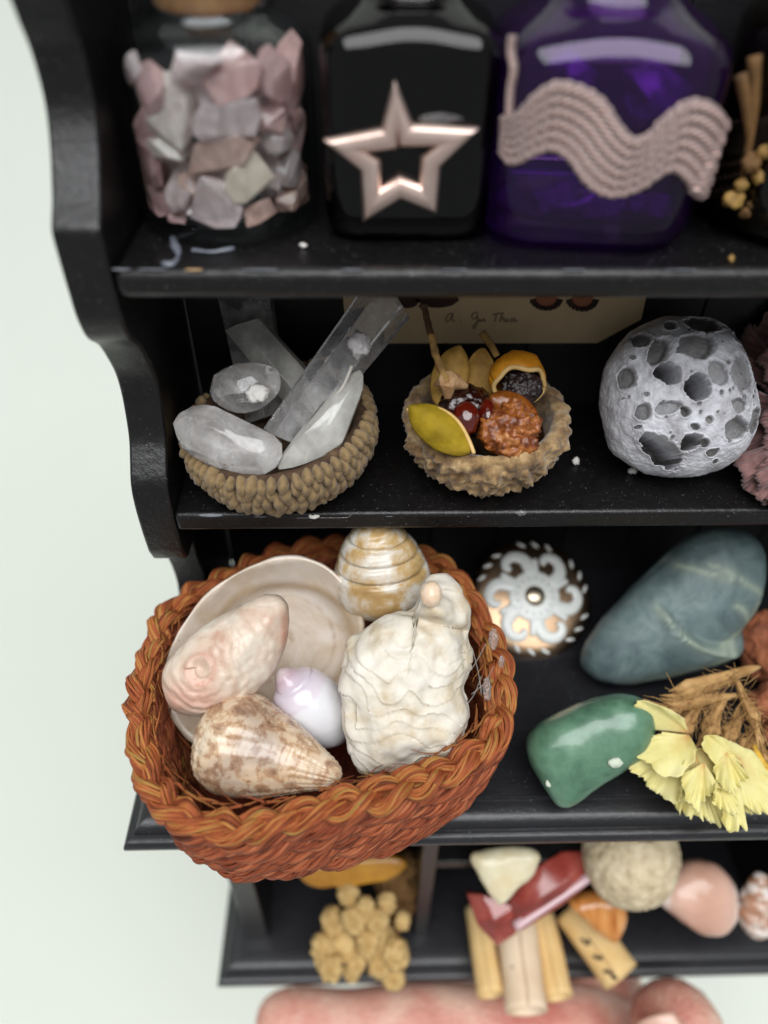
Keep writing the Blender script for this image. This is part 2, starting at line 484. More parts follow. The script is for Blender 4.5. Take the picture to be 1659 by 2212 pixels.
# bare wood showing where paint has chipped off the edges
m_chip = mat('bare_wood_chip', [(0.3, S(150, 120, 84)), (0.7, S(196, 166, 124))], scale=9, rough=0.8)
m_scuff = mat('scuffed_paint', [(0.3, S(96, 98, 104)), (0.7, S(140, 144, 152))], scale=9, rough=0.6)
for k, (x_, y_, w_, h_, mt_, zz0) in enumerate([(418, 583, 20, 3.5, m_chip, 0), (330, 582, 34, 2.5, m_scuff, 0), (262, 580, 22, 5, m_scuff, 0), (560, 583, 40, 2, m_scuff, 0), (760, 583, 24, 2, m_scuff, 0), (980, 583, 30, 1.6, m_scuff, 0), (1240, 583, 26, 1.8, m_scuff, 0), (1470, 583, 36, 1.6, m_scuff, 0),
                                              (455, 1113, 26, 4, m_scuff, 1), (560, 1116, 30, 2, m_scuff, 1), (830, 1115, 34, 1.8, m_scuff, 1), (1010, 1115, 22, 1.6, m_scuff, 1), (1220, 1115, 30, 1.6, m_scuff, 1), (1400, 1115, 36, 1.8, m_scuff, 1), (1560, 1114, 28, 2, m_scuff, 1)]):
    V, Fc = ico(3)
    W = disp(V * np.array([w_, h_, 3.0]), Fc, 0.9, 0.16, 3, k * 2.7)
    yy_ = 0.035 if zz0 == 0 else 0.105
    W = loc3((x_, y_), float(np.dot(at(x_, y_, y=yy_) - CAMP, FWD)), W)
    zt0 = Z1 if zz0 == 0 else Z2
    W[:, 2] = np.minimum(W[:, 2], zt0 + 0.006)
    mk('chipped_spot', W, Fc, mt_, dresser)

# ================================================================== TOP SHELF: BOTTLES
m_glass = glass('clear_glass', (0.93, 0.95, 0.95, 1))
jx, jy = -1.50, 1.46
jar = thing('corked_jar', (jx, jy, Z1), 'round clear glass jar with a cork, full of pink quartz chips', 'jar')
JP = [(0.001, 0.0), (0.85, 0.0), (0.94, 0.03), (0.985, 0.1), (1.0, 0.22), (1.0, 1.62), (0.985, 1.72), (0.93, 1.82), (0.82, 1.9), (0.70, 1.95), (0.64, 2.0), (0.64, 2.05), (0.70, 2.09), (0.73, 2.16), (0.71, 2.23), (0.63, 2.27), (0.56, 2.26),
      (0.53, 2.2), (0.53, 2.02), (0.62, 1.9), (0.80, 1.83), (0.90, 1.72), (0.925, 1.6), (0.925, 0.35), (0.88, 0.24), (0.75, 0.19), (0.001, 0.17)]
V, Fc = lathe(JP, 64, (jx, jy, Z1 + 0.003))
mk('glass_body', V, Fc, m_glass, jar)
m_cork = mat('cork', [(0.3, S(150, 98, 52)), (0.5, S(196, 140, 84)), (0.7, S(214, 164, 106))], scale=6, rough=0.85, bump=0.5, bscale=18)
V, Fc = lathe([(0.001, 2.0), (0.44, 2.0), (0.5, 2.05), (0.52, 2.3), (0.55, 2.75), (0.52, 2.8), (0.001, 2.81)], 40, (jx, jy, Z1))
V = disp(V, Fc, 0.02, 3)
mk('cork', V, Fc, m_cork, jar)

def chipmat(n, c, lo=0.42, hi=0.86):
    r, g, b = c
    return quartz('quartz_' + n, S(int(r * .95), int(g * .91), int(b * .91)), S(*c), lo, hi, scale=3.5, rough=0.12, tint=S(min(r + 20, 255), g, b))
CM = {'cream': chipmat('cream', (244, 232, 224)), 'pink': chipmat('pink', (238, 200, 196)), 'peach': chipmat('peach', (242, 208, 194)),
      'mauve': chipmat('mauve', (222, 186, 184)), 'lav': chipmat('lavender', (238, 222, 222)), 'white': chipmat('white', (236, 222, 204), 0.8, 1.0), 'grey': chipmat('grey', (224, 212, 210))}
def chip(c, hw, hh, ang, col, rr, label, group=None, tilt=0):
    x = at(*c, y=jy - 0.5)[0]
    yy = jy - math.sqrt(max(rr * rr - (x - jx) ** 2, 0.02))
    p = at(*c, y=yy)
    d = float(np.dot(p - CAMP, FWD))
    s = d / F
    pts = rng.normal(size=(16, 3)); pts /= np.linalg.norm(pts, axis=1, keepdims=True)
    pts = np.sign(pts) * np.abs(pts) ** 0.8
    hw *= 1.16; hh *= 1.16; pts *= np.array([hw, hh, min(hw, hh) * 0.8]) * rng.uniform(0.84, 1.12, (16, 1))
    a = math.radians(ang); R = np.array([[math.cos(a), -math.sin(a), 0], [math.sin(a), math.cos(a), 0], [0, 0, 1]])
    V, Fc = hull(pts @ R.T)
    W = loc3(c, d, V)
    rad = np.hypot(W[:, 0] - jx, W[:, 1] - jy)
    k = np.minimum(1, 0.91 / np.maximum(rad, 1e-6))
    W[:, 0] = jx + (W[:, 0] - jx) * k; W[:, 1] = jy + (W[:, 1] - jy) * k
    W[:, 2] = np.clip(W[:, 2], Z1 + 0.2, Z1 + 1.85)
    o = mk('quartz_chip', W, Fc, CM[col], smooth=True, auto=22, bevel=0.012)
    return tag(o, label, 'crystal', group or 'pink quartz chips in the corked jar')
chips = [((375, 235), 58, 82, -25, 'cream', .80, 'large grey cream quartz chip at upper left in the corked jar'),
         ((368, 325), 50, 38, 10, 'cream', .78, 'pale cream quartz chip below the large grey one in the jar'),
         ((490, 262), 82, 38, 8, 'lav', .84, 'wide lilac wedge shaped quartz chip in the middle of the jar'),
         ((600, 255), 44, 40, 20, 'pink', .80, 'deep pink quartz chip at right of the lilac wedge'),
         ((488, 335), 78, 52, 14, 'peach', .78, 'broad peach pink quartz chip at the centre of the jar'),
         ((598, 308), 50, 30, 0, 'grey', .80, 'clear grey quartz chip at the right wall of the jar'),
         ((545, 395), 62, 50, -20, 'white', .86, 'opaque creamy white rough chip low in the jar'),
         ((466, 448), 56, 66, 8, 'lav', .86, 'rounded lavender quartz chip on the bottom of the jar'),
         ((565, 466), 36, 30, 25, 'peach', .86, 'small smooth peach chip at the bottom front of the jar'),
         ((622, 440), 36, 26, 15, 'peach', .83, 'small peach chip tucked against the jar wall at lower right'),
         ((388, 410), 28, 62, -28, 'lav', .84, 'slanted narrow pale chip left of the lavender one'),
         ((318, 330), 36, 66, 12, 'mauve', .82, 'tall mauve chip along the left wall of the jar'),
         ((383, 474), 28, 28, 0, 'mauve', .84, 'small dark mauve chip at the bottom left of the jar'),
         ((505, 185), 66, 46, 8, 'pink', .80, 'dusky pink chip near the top of the jar'),
         ((590, 165), 56, 54, -14, 'mauve', .80, 'greyish mauve chip at the top right of the jar'),
         ((325, 195), 42, 50, 10, 'mauve', .82, 'brownish mauve chip at the top left of the jar'),
         ((420, 150), 70, 36, 5, 'lav', .80, 'pale chip under the shoulder of the jar'),
         ((625, 360), 30, 38, 0, 'grey', .82, 'translucent grey chip between white chip and right wall'),
         ((342, 440), 32, 40, 20, 'mauve', .84, 'dim mauve chip low at the left wall of the jar'),
         ((290, 150), 30, 30, 20, 'grey', .84, 'small grey chip high at the left wall of the jar')]
for c, hw, hh, ang, col, rr, lab in chips: chip(c, hw, hh, ang, col, rr, lab)
for k in range(20):
    c = (rng.uniform(290, 640), rng.uniform(140, 470))
    chip(c, rng.uniform(44, 66), rng.uniform(40, 58), rng.uniform(0, 180), ['mauve', 'pink', 'lav', 'peach'][k % 4], 0.58, 'pink quartz chip packed behind the front ones inside the corked jar', 'hidden quartz chips in the jar')

# --- rounded square bottles
def sq_mod(n_, rot):
    def f(r, z, th):
        t = th - rot
        return r / (np.abs(np.cos(t)) ** n_ + np.abs(np.sin(t)) ** n_) ** (1 / n_)
    return f
m_dark = glass('black_glass', (0.10, 0.06, 0.07, 1), 0.04)
sx, sy = 0.47, 1.52
sb = thing('star_bottle', (sx, sy, Z1), 'square black glass bottle with an open metal star on its front', 'bottle')
BP = [(0.001, 0.0), (0.72, 0.0), (0.83, 0.05), (0.88, 0.16), (0.89, 0.3), (0.89, 1.72), (0.87, 1.86), (0.78, 1.98), (0.6, 2.08), (0.46, 2.15), (0.43, 2.28), (0.5, 2.34), (0.52, 2.44), (0.46, 2.5), (0.34, 2.5), (0.34, 2.2), (0.5, 2.02), (0.72, 1.85), (0.8, 1.7), (0.8, 0.2), (0.7, 0.12), (0.001, 0.12)]
def bm_(r, z, th):
    n_ = 6 if z < 1.9 else 2.2
    return r / (np.abs(np.cos(th)) ** n_ + np.abs(np.sin(th)) ** n_) ** (1 / n_)
V, Fc = lathe(BP, 96, (sx, sy, Z1 + 0.003), bm_)
mk('glass_body', V, Fc, m_dark, sb)
m_murk = mat('dark_contents', [(0.3, S(20, 12, 14)), (0.7, S(52, 34, 32))], scale=2, rough=0.6)
V, Fc = lathe([(0.001, 0.16), (0.7, 0.16), (0.76, 0.25), (0.76, 1.3), (0.7, 1.4), (0.001, 1.42)], 48, (sx, sy, Z1), sq_mod(6, 0))
mk('contents', V, Fc, m_murk, sb)
m_star = mat('rose_silver', [(0.3, S(238, 206, 192)), (0.7, S(248, 226, 214))], scale=3, rough=0.42, metal=1.0, bump=0.08, bscale=9)
yf = sy - 0.905
out = [(852, 170), (891, 265), (1034, 273), (951, 354), (943, 456), (865, 424), (784, 474), (779, 364), (698, 298), (824, 274)]
A = np.array([at(*p, y=yf)[[0, 2]] for p in out])
cen = A.mean(0)
def offs(Pg, dd):
    n = len(Pg); R_ = []
    for i in range(n):
        a, b, c = Pg[i - 1], Pg[i], Pg[(i + 1) % n]
        e1 = (b - a) / np.linalg.norm(b - a); e2 = (c - b) / np.linalg.norm(c - b)
        n1 = np.array([-e1[1], e1[0]]); n2 = np.array([-e2[1], e2[0]])
        mi = n1 + n2; mi /= np.dot(mi, n1)
        if np.linalg.norm(mi) > 2.2: mi *= 2.2 / np.linalg.norm(mi)
        R_.append(b + mi * dd)
    return np.array(R_)
sgn = 1 if np.linalg.norm(offs(A, 0.02)[0] - cen) < np.linalg.norm(A[0] - cen) else -1
rows = []
for dd, h in ((0.0, 0.0), (0.0, 0.07), (0.03, 0.12), (0.10, 0.14), (0.17, 0.12), (0.2, 0.07), (0.2, 0.0)):
    Q = offs(A, sgn * dd)
    rows.append(np.column_stack([Q[:, 0], np.full(10, yf - h), Q[:, 1]]))
V = np.vstack(rows); Fc = grid_faces(7, 10, True, True)
mk('star', V, Fc, m_star, sb, auto=50, bevel=0.02)
m_glue = glass('clear_glue', (0.95, 0.95, 0.95, 1), 0.08, 0.12, (0.8, 0.8, 0.82, 1))
for c, hw, hh in (((950, 256), 44, 7), ((866, 412), 30, 6)):
    V, Fc = ico(3)
    d = float(np.dot(at(*c, y=yf) - CAMP, FWD))
    W = loc3(c, d, disp(V, Fc, 0.4, 2.0, 3, c[0]) * np.array([hw, hh, 14]))
    W[:, 1] = np.minimum(W[:, 1], yf + 0.01)
    mk('glue_blob', W, Fc, m_glue, sb)

# --- purple bottle
px_, py_ = 2.42, 1.45
PR = 1.13; PROT = math.radians(-6)
pb = thing('purple_bottle', (px_, py_, Z1), 'squat purple glass bottle wrapped with wavy pale pink trim', 'bottle')
m_purple = glass('purple_glass', (0.60, 0.36, 0.80, 1), 0.035, 0.05, (0.20, 0.04, 0.36, 1))
BP = [(0.001, 0.0), (0.80, 0.0), (0.98, 0.04), (1.09, 0.14), (1.13, 0.3), (1.13, 1.62), (1.09, 1.82), (0.96, 1.97), (0.75, 2.08), (0.62, 2.16), (0.58, 2.3), (0.66, 2.36), (0.68, 2.5), (0.6, 2.56), (0.48, 2.56), (0.46, 2.2), (0.7, 1.98), (0.92, 1.85), (1.0, 1.65), (1.0, 0.38), (0.9, 0.26), (0.6, 0.2), (0.001, 0.2)]
def pm(r, z, th):
    n_ = 4.2 if z < 1.95 else 2.3
    t = th - PROT
    return r / (np.abs(np.cos(t)) ** n_ + np.abs(np.sin(t)) ** n_) ** (1 / n_)
V, Fc = lathe(BP, 96, (px_, py_, Z1 + 0.003), pm)
mk('glass_body', V, Fc, m_purple, pb)
m_ame = quartz('amethyst', S(60, 34, 84), S(168, 130, 168), 0.5, 0.95, 2.0, 0.1, S(170, 120, 190))
for k, (c, hw, hh, lab) in enumerate([((1230, 170), 60, 60, 'rounded purple stone seen through upper left of the purple bottle'), ((1400, 200), 100, 70, 'large purple stone behind the trim of the purple bottle'),
                                      ((1250, 440), 110, 55, 'purple stone low at the left inside the purple bottle'), ((1400, 460), 75, 40, 'purple stone low at the right inside the purple bottle')]):
    pts = rng.normal(size=(26, 3)); pts /= np.linalg.norm(pts, axis=1, keepdims=True)
    V, Fc = hull(pts * np.array([hw, hh, 55]))
    d = float(np.dot(at(*c, y=py_ - 0.45) - CAMP, FWD))
    W = loc3(c, d, V)
    W[:, 0] = np.clip(W[:, 0], px_ - 0.9, px_ + 0.9); W[:, 1] = np.clip(W[:, 1], py_ - 0.88, py_ + 0.88); W[:, 2] = np.clip(W[:, 2], Z1 + 0.24, 0)
    tag(mk('purple_stone', W, Fc, m_ame, auto=25, bevel=0.03), lab, 'stone', 'purple stones in the purple bottle')
def on_bottle(c, lift):
    y = py_ - PR
    for _ in range(6):
        p = at(*c, y=y)
        n_ = 4.2; r = PR + lift
        # rotate into the bottle frame and solve for the front surface
        dx = p[0] - px_
        lo, hi = py_ - r * 1.25, py_
        for _k in range(26):
            mid = (lo + hi) / 2
            th = math.atan2(mid - py_, dx) - PROT
            rad = r / (abs(math.cos(th)) ** n_ + abs(math.sin(th)) ** n_) ** (1 / n_)
            if math.hypot(dx, mid - py_) > rad: lo = mid
            else: hi = mid
        y = (lo + hi) / 2
    return at(*c, y=y)
tope = spline([(1084, 248), (1100, 252), (1124, 238), (1160, 200), (1205, 175), (1260, 186), (1304, 215), (1335, 262), (1370, 296), (1410, 284), (1440, 252), (1490, 216), (1530, 218), (1560, 245), (1572, 300)], 260)
bote = spline([(1080, 330), (1092, 350), (1110, 358), (1150, 340), (1190, 328), (1230, 350), (1262, 396), (1295, 422), (1330, 428), (1380, 412), (1420, 384), (1450, 372), (1474, 386), (1495, 412), (1520, 434)], 260)
def trim_material():
    m, nt, p, o_ = newmat('woven_pink_trim')
    v = coords(nt, 'st')
    w = nt.nodes.new('ShaderNodeTexWave'); w.wave_type = 'BANDS'; w.bands_direction = 'DIAGONAL'
    w.inputs['Scale'].default_value = 5.5; w.inputs['Distortion'].default_value = 0.8; w.inputs['Detail'].default_value = 2
    nt.links.new(v, w.inputs['Vector'])
    nt.links.new(ramp(nt, w.outputs['Fac'], [(0.0, S(204, 146, 134)), (0.45, S(238, 196, 184)), (1.0, S(250, 230, 222))]), p.inputs['Base Color'])
    b = nt.nodes.new('ShaderNodeBump'); b.inputs['Strength'].default_value = 1.0; b.inputs['Distance'].default_value = 0.04
    nt.links.new(w.outputs['Fac'], b.inputs['Height']); nt.links.new(b.outputs[0], p.inputs['Normal'])
    p.inputs['Roughness'].default_value = 0.5; p.inputs['Sheen Weight'].default_value = 0.3
    return m
m_trim = trim_material()
NR = 6
for k in range(NR):
    t = (k + 0.5) / NR
    line = tope * (1 - t) + bote * t
    base = np.array([on_bottle(tuple(c), 0.03) for c in line])
    hw = np.linalg.norm(np.array([on_bottle(tuple(c), 0.03) for c in tope]) - np.array([on_bottle(tuple(c), 0.03) for c in bote]), axis=1) / NR * 0.5 * 1.12
    V, Fc, st = tube(base, np.minimum(hw * 0.92, 0.082), 8, seed=k * 0.37)
    nn_ = np.repeat(base, 8, axis=0)
    V = nn_ + (V - nn_) * (1 + 0.09 * np.cos(2 * math.pi * (2 * st[:, 1] - st[:, 0] * 9.0)))[:, None]
    st = st * np.array([1.6, 0.6, 1.0])
    mk('trim_cord', V, Fc, m_trim, pb, attrs={'st': st})
sp = spline([(1108, 78), (1104, 110), (1110, 150), (1103, 195), (1100, 250)], 40)
base = np.array([on_bottle(tuple(c), 0.02) for c in sp])
V, Fc, st = tube(base, 0.04, 7)
mk('loose_cord', V, Fc, m_trim, pb, attrs={'st': st * np.array([1.6, 0.6, 1])})

# --- olive bottle at the right edge
ox, oy = 5.02, 1.42
ob = thing('olive_bottle', (ox, oy, Z1), 'dark olive glass bottle with dried yellow bits, right of the purple bottle', 'bottle')
m_olive = glass('olive_glass', (0.12, 0.10, 0.045, 1), 0.04, 0.02, (0.16, 0.12, 0.02, 1))
BP = [(0.001, 0.0), (0.9, 0.0), (1.1, 0.05), (1.19, 0.16), (1.2, 0.32), (1.2, 1.9), (1.1, 2.1), (0.8, 2.3), (0.6, 2.4), (0.6, 2.7), (0.5, 2.7), (0.5, 2.4), (0.9, 2.1), (1.08, 1.9), (1.08, 0.35), (0.9, 0.22), (0.001, 0.2)]
V, Fc = lathe(BP, 80, (ox, oy, Z1 + 0.003))
mk('glass_body', V, Fc, m_olive, ob)
m_dry = mat('dried_bits', [(0.3, S(104, 76, 34)), (0.55, S(162, 128, 66)), (0.8, S(186, 156, 92))], scale=5, rough=0.7, bump=0.4, bscale=12)
m_dryb = mat('dried_stalks', [(0.3, S(70, 48, 24)), (0.7, S(128, 92, 46))], scale=4, rough=0.8)
labs = ['round yellow dried bud', 'larger ochre dried bud', 'small tan dried bud', 'olive tinged dried bud', 'deep yellow dried petal', 'brown dried leaf bit', 'curled tan dried bit', 'pale dried bud']
for k, c in enumerate([(1625, 352), (1648, 330), (1600, 400), (1640, 440), (1655, 470), (1585, 430), (1610, 460), (1640, 380)]):
    V, Fc = ico(3)
    W = disp(V, Fc, 0.35, 1.6, 3, k) * np.array([rng.uniform(12, 26), rng.uniform(10, 22), 14])
    d = float(np.dot(at(*c, y=oy - 0.7) - CAMP, FWD))
    tag(mk('dried_bud', loc3(c, d, W), Fc, m_dry if k % 3 else m_dryb), labs[k] + ' inside the olive bottle at the right edge', 'dried flower', 'dried bits in the olive bottle')
for k, (a, b) in enumerate([((1630, 120), (1600, 420)), ((1650, 200), (1640, 460)), ((1600, 160), (1620, 400))]):
    A_, B_ = at(*a, y=oy - 0.4), at(*b, y=oy - 0.6)
    Q = spline([A_, (A_ + B_) / 2 + np.array([0.05, 0, 0]), B_], 14)
    V, Fc, st = tube(Q, np.linspace(0.07, 0.04, 14), 7)
    tag(mk('dried_stalk', V, Fc, m_dryb), ['long brown dried stalk leaning left', 'brown dried stalk at the picture edge', 'thin brown dried stalk crossing the others'][k] + ' inside the olive bottle', 'dried stalk', 'dried stalks in the olive bottle')
# ================================================================== MIDDLE SHELF
# --- acorn cup of crystals
m_scale = mat('acorn_scale', [(0.25, S(92, 72, 44)), (0.5, S(138, 114, 78)), (0.75, S(170, 146, 106))], scale=7, rough=0.9, bump=0.5, bscale=40, bdist=0.01, sheen=0.2)
m_cupin = mat('acorn_inside', [(0.3, S(46, 30, 20)), (0.6, S(84, 62, 42)), (0.8, S(120, 96, 68))], scale=4, rough=0.85, bump=0.6, bscale=30)
def cup_frame(c, rimz, tilt_x, tilt_y):
    p = at(*c, z=rimz)
    return Matrix.Translation(Vector(p)) @ Matrix.Rotation(math.radians(tilt_y), 4, 'Y') @ Matrix.Rotation(math.radians(tilt_x), 4, 'X')
def xf(Mx, V):
    A_ = np.array(Mx)
    return np.asarray(V) @ A_[:3, :3].T + A_[:3, 3]
c1 = cup_frame((597, 902), -5.86, 4, -7)
cp = np.array(c1.translation)
cup1 = thing('acorn_cup', (cp[0], cp[1], Z2), 'larger knobbly acorn cup holding clear quartz crystals', 'acorn cup')
R1 = 1.24
# profile relative to the rim plane
outp = [(0.001, -0.93), (0.45, -0.91), (0.78, -0.82), (1.0, -0.66), (1.14, -0.46), (1.2, -0.24), (1.2, -0.06), (1.17, 0.0)]
inp = [(1.08, 0.01), (1.03, -0.06), (1.0, -0.2), (0.92, -0.42), (0.72, -0.6), (0.4, -0.7), (0.001, -0.72)]
PR1 = spline(outp, 30); PI1 = spline(inp, 22)
V, Fc = lathe(np.vstack([PR1, PI1]), 96)
V = disp(V, Fc, 0.03, 3.2, 4)
mk('cup', xf(c1, V), Fc, m_cupin, cup1)
# teardrop scale, tip pointing up along +z, outward +y
def scale_mesh(k):
    V, Fc = ico(2)
    V = V.copy()
    z = V[:, 2]
    w = np.where(z > 0, 1 - 0.62 * z ** 1.3, 1 - 0.1 * z * z)
    V[:, 0] *= 0.098 * w; V[:, 1] = V[:, 1] * 0.075 * (1 - 0.35 * z); V[:, 2] *= 0.135
    V[:, 1] += 0.03 * (-z)
    V = disp(V, Fc, 0.02, 9, 3, k * 3.1)
    return mesh('scale', V, Fc, m_scale)
SM = [scale_mesh(k) for k in range(6)]
prof1 = spline(outp[1:], 80)
rows = 10
back_parts = []
camdir = math.atan2(CAMP[1] - cp[1], CAMP[0] - cp[0])
L1 = WLOC[cup1.name]
for r_ in range(rows):
    f = (r_ + 0.6) / rows
    i = int(f ** 0.92 * 78)
    rad, z = prof1[i]
    t = prof1[min(i + 1, 79)] - prof1[max(i - 1, 0)]
    t = t / np.linalg.norm(t); nrm = np.array([t[1], -t[0]])
    n_ = max(12, int(2 * math.pi * rad / 0.135))
    sc_ = 0.60 + 0.34 * min(1, rad / 1.1) - 0.25 * max(0, f - 0.8)
    for j in range(n_):
        th = 2 * math.pi * (j + 0.5 * (r_ % 2) + rng.uniform(-0.22, 0.22)) / n_
        er = Vector((math.cos(th), math.sin(th), 0)); ez = Vector((0, 0, 1)); et = Vector((-math.sin(th), math.cos(th), 0))
        up = er * t[0] + ez * t[1]; no = er * nrm[0] + ez * nrm[1]
        side_ = up.cross(no) * -1
        Mx = Matrix.Identity(4)
        s_ = sc_ * rng.uniform(0.8, 1.2)
        pos = er * (rad + 0.02) + ez * (z + rng.uniform(-0.015, 0.015))
        tip = rng.uniform(-0.28, 0.28)
        for q in range(3):
            Mx[q][0] = (side_[q] + up[q] * tip) * s_ * 0.86; Mx[q][1] = no[q] * s_ * 1.5; Mx[q][2] = (up[q] - side_[q] * tip) * s_ * 1.05; Mx[q][3] = pos[q]
        Wm = c1 @ Mx
        dth = (th - camdir + math.pi) % (2 * math.pi) - math.pi
        if abs(dth) < math.radians(92) and f > 0.2:
            o = bpy.data.objects.new('scale', SM[rng.integers(6)])
            COL.objects.link(o); o.parent = cup1
            o.matrix_local = Matrix.Translation(Vector(-L1)) @ Wm
        else:
            me = SM[0]
            back_parts.append((xf(Wm, np.array([v.co[:] for v in me.vertices])), [tuple(p.vertices) for p in me.polygons]))
V, Fc = cat(*back_parts)
tag(mk('scale_cover', V, Fc, m_scale, cup1), kind='stuff')

# --- quartz crystals
m_q = quartz('clear_quartz', S(222, 216, 212), S(250, 248, 246), 0.14, 0.52, 1.6, 0.03)
m_qf = quartz('frosted_quartz', S(204, 202, 194), S(236, 234, 228), 0.38, 0.75, 1.4, 0.12)
m_qc = quartz('very_clear_quartz', S(224, 220, 220), S(250, 249, 248), 0.08, 0.34, 2.4, 0.015)
def prism(A_, B_, r0, r1, n_=6, tip=0.0, cut=0.0, squash=0.8, rot=0.3, jit=0.06):
    A_ = np.asarray(A_); B_ = np.asarray(B_)
    T = B_ - A_; L = np.linalg.norm(T); T /= L
    N = np.cross(T, FWD); N /= np.linalg.norm(N); K = np.cross(T, N)
    pts = []
    for s, r in ((0, r0), (1 - tip, r1)):
        for j in range(n_):
            a = rot + 2 * math.pi * j / n_
            rr = r * (1 + rng.uniform(-jit, jit))
            pts.append(A_ + T * L * (s + (cut * math.cos(a) if s > 0 else -cut * 0.6 * math.cos(a))) + rr * (math.cos(a) * N + squash * math.sin(a) * K))
    if tip:
        pts.append(B_ + N * r1 * 0.15); pts.append(B_ - N * r1 * 0.2 - T * L * tip * 0.2)
    return hull(pts)
def crystal(V, Fc, mt, label, bev=0.009):
    return tag(mk('quartz_crystal', V, Fc, mt, smooth=True, auto=20, bevel=bev), label, 'crystal', 'clear quartz crystals in the larger acorn cup')
V, Fc = prism(at(578, 900, d=10.7), at(523, 600, d=10.35), 0.33, 0.42, 6, 0.0, 0.05, 0.7, 0.5)
crystal(V, Fc, m_qc, 'tall dark transparent quartz prism standing at the back of the larger acorn cup')
V, Fc = prism(at(700, 900, d=10.35), at(528, 702, d=10.2), 0.30, 0.27, 6, 0.0, 0.07, 0.75, 0.25)
crystal(V, Fc, m_qf, 'frosted milky grey quartz prism leaning left with a blunt end')
V, Fc = prism(at(612, 945, d=9.95), at(850, 632, d=9.6), 0.27, 0.37, 6, 0.0, 0.05, 0.85, 0.2)
crystal(V, Fc, m_qc, 'longest clear quartz prism leaning right up to the card')
def facet_stone(outline, c, d, tf, tb, mt, label, n=22, bev=0.009):
    O = spline(outline, n, True) - np.array(c)
    O[:, 1] *= -1
    cen = O.mean(0)
    pts = []
    for k in range(n):
        pts.append((O[k, 0], O[k, 1], rng.uniform(-0.25, 0.2) * tb))
    for k in range(14):
        j = rng.integers(n); f = rng.uniform(0.2, 0.8)
        q = cen + (O[j] - cen) * f
        pts.append((q[0], q[1], tf * math.sqrt(1 - f * f) * rng.uniform(0.85, 1)))
        pts.append((q[0], q[1], -tb * math.sqrt(1 - f * f)))
    V, Fc = hull(pts)
    return crystal(loc3(c, d, V), Fc, mt, label, bev)
facet_stone([(452, 848), (468, 805), (505, 788), (560, 783), (600, 800), (608, 835), (585, 870), (530, 893), (478, 880)], (530, 838), 9.85, 52, 50, m_q, 'rounded faceted quartz lump with a white centre behind the left lump')
facet_stone([(376, 915), (388, 890), (430, 872), (470, 880), (530, 915), (585, 935), (612, 962), (605, 1000), (570, 1026), (500, 1024), (440, 1000), (392, 968)], (490, 950), 9.35, 55, 60, m_q, 'glassy quartz lump overhanging the left rim of the larger acorn cup')
facet_stone([(778, 798), (784, 840), (760, 905), (736, 962), (690, 990), (625, 1012), (596, 1006), (640, 940), (690, 880), (740, 828)], (690, 910), 9.4, 30, 34, m_qf, 'flat pale quartz shard leaning on the right rim of the larger acorn cup', 40)
V, Fc = ico(3)
tag(mk('quartz_crystal', loc3((556, 850), 9.55, disp(V, Fc, 0.4, 2, 3) * np.array([24, 20, 10])), Fc, mat('white_inclusion', S(236, 232, 226), rough=0.5, bump=0.6, bscale=20)), 'small white crumbly spot on the rounded quartz lump', 'crystal', None)
V, Fc, st = tube(spline([at(676, 925, d=9.45), at(705, 880, d=9.4), at(740, 836, d=9.32), at(760, 790, d=9.25)], 20), np.linspace(0.03, 0.02, 20), 6)
tag(mk('quartz_needle', V, Fc, mat('needle', S(206, 200, 190), rough=0.4)), 'thin pale needle lying along the longest quartz prism', 'crystal', None)
V, Fc = ico(3)
tag(mk('glue_lump', loc3((775, 745), 9.22, disp(V, Fc, 0.5, 2.2, 3, 4) * np.array([24, 26, 12])), Fc, mat('whitish_glue', S(206, 200, 200), rough=0.35, bump=0.5, bscale=20, coat=0.4)), 'whitish rough lump stuck to the longest quartz prism', 'glue')

# --- acorn cup of seed pods
c2 = cup_frame((1050, 888), -5.86, 3, -2)
cp2 = np.array(c2.translation)
cup2 = thing('acorn_cup', (cp2[0], cp2[1], Z2), 'smaller rough acorn cup holding seed pods and berries', 'acorn cup')
outp = [(0.001, -0.93), (0.4, -0.92), (0.7, -0.84), (0.93, -0.62), (1.06, -0.36), (1.12, -0.12), (1.08, 0.02), (0.98, 0.05)]
inp = [(0.9, 0.0), (0.86, -0.15), (0.8, -0.4), (0.6, -0.56), (0.3, -0.62), (0.001, -0.64)]
PO = np.vstack([spline(outp, 80), spline(inp, 40)])
V, Fc = lathe(PO, 220)
N = normals(V, Fc)
ii = np.arange(len(V)) // 220
outer = ii < 78
f1 = cells(V, 5.2, 1.0); f2 = cells(V, 9.5, 4.0); fb = fbm(V, 6, 4)
amt = np.where(outer, 0.15 * (0.55 - np.clip(f1, 0, 0.9)) + 0.10 * (0.5 - f2) + 0.05 * fb + 0.05 * (0.4 - cells(V, 17, 2.0)), 0.02 * fb)
amt *= np.clip((PO[ii, 0] - 0.05) * 4, 0, 1) * np.where(outer, np.clip((80 - ii) / 16, 0.3, 1), 1)
V = V + N * amt[:, None]
m_cup2 = mat('acorn_rough', [(0.3, S(74, 54, 34)), (0.43, S(124, 96, 62)), (0.55, S(162, 132, 90)), (0.7, S(200, 172, 128))], scale=5, rough=0.92, bump=0.7, bscale=30, bdist=0.015, sheen=0.3)
mk('cup', xf(c2, V), Fc, m_cup2, cup2)
m_resin = mat('dark_resin', [(0.4, S(26, 12, 8)), (0.7, S(58, 24, 12))], scale=3, rough=0.12, coat=0.6, bump=0.3, bscale=5)
V, Fc = lathe([(0.001, -0.36), (0.5, -0.37), (0.82, -0.34), (0.84, -0.4), (0.001, -0.5)], 48)
mk('resin_pool', xf(c2, disp(V, Fc, 0.03, 2.5)), Fc, m_resin, cup2)

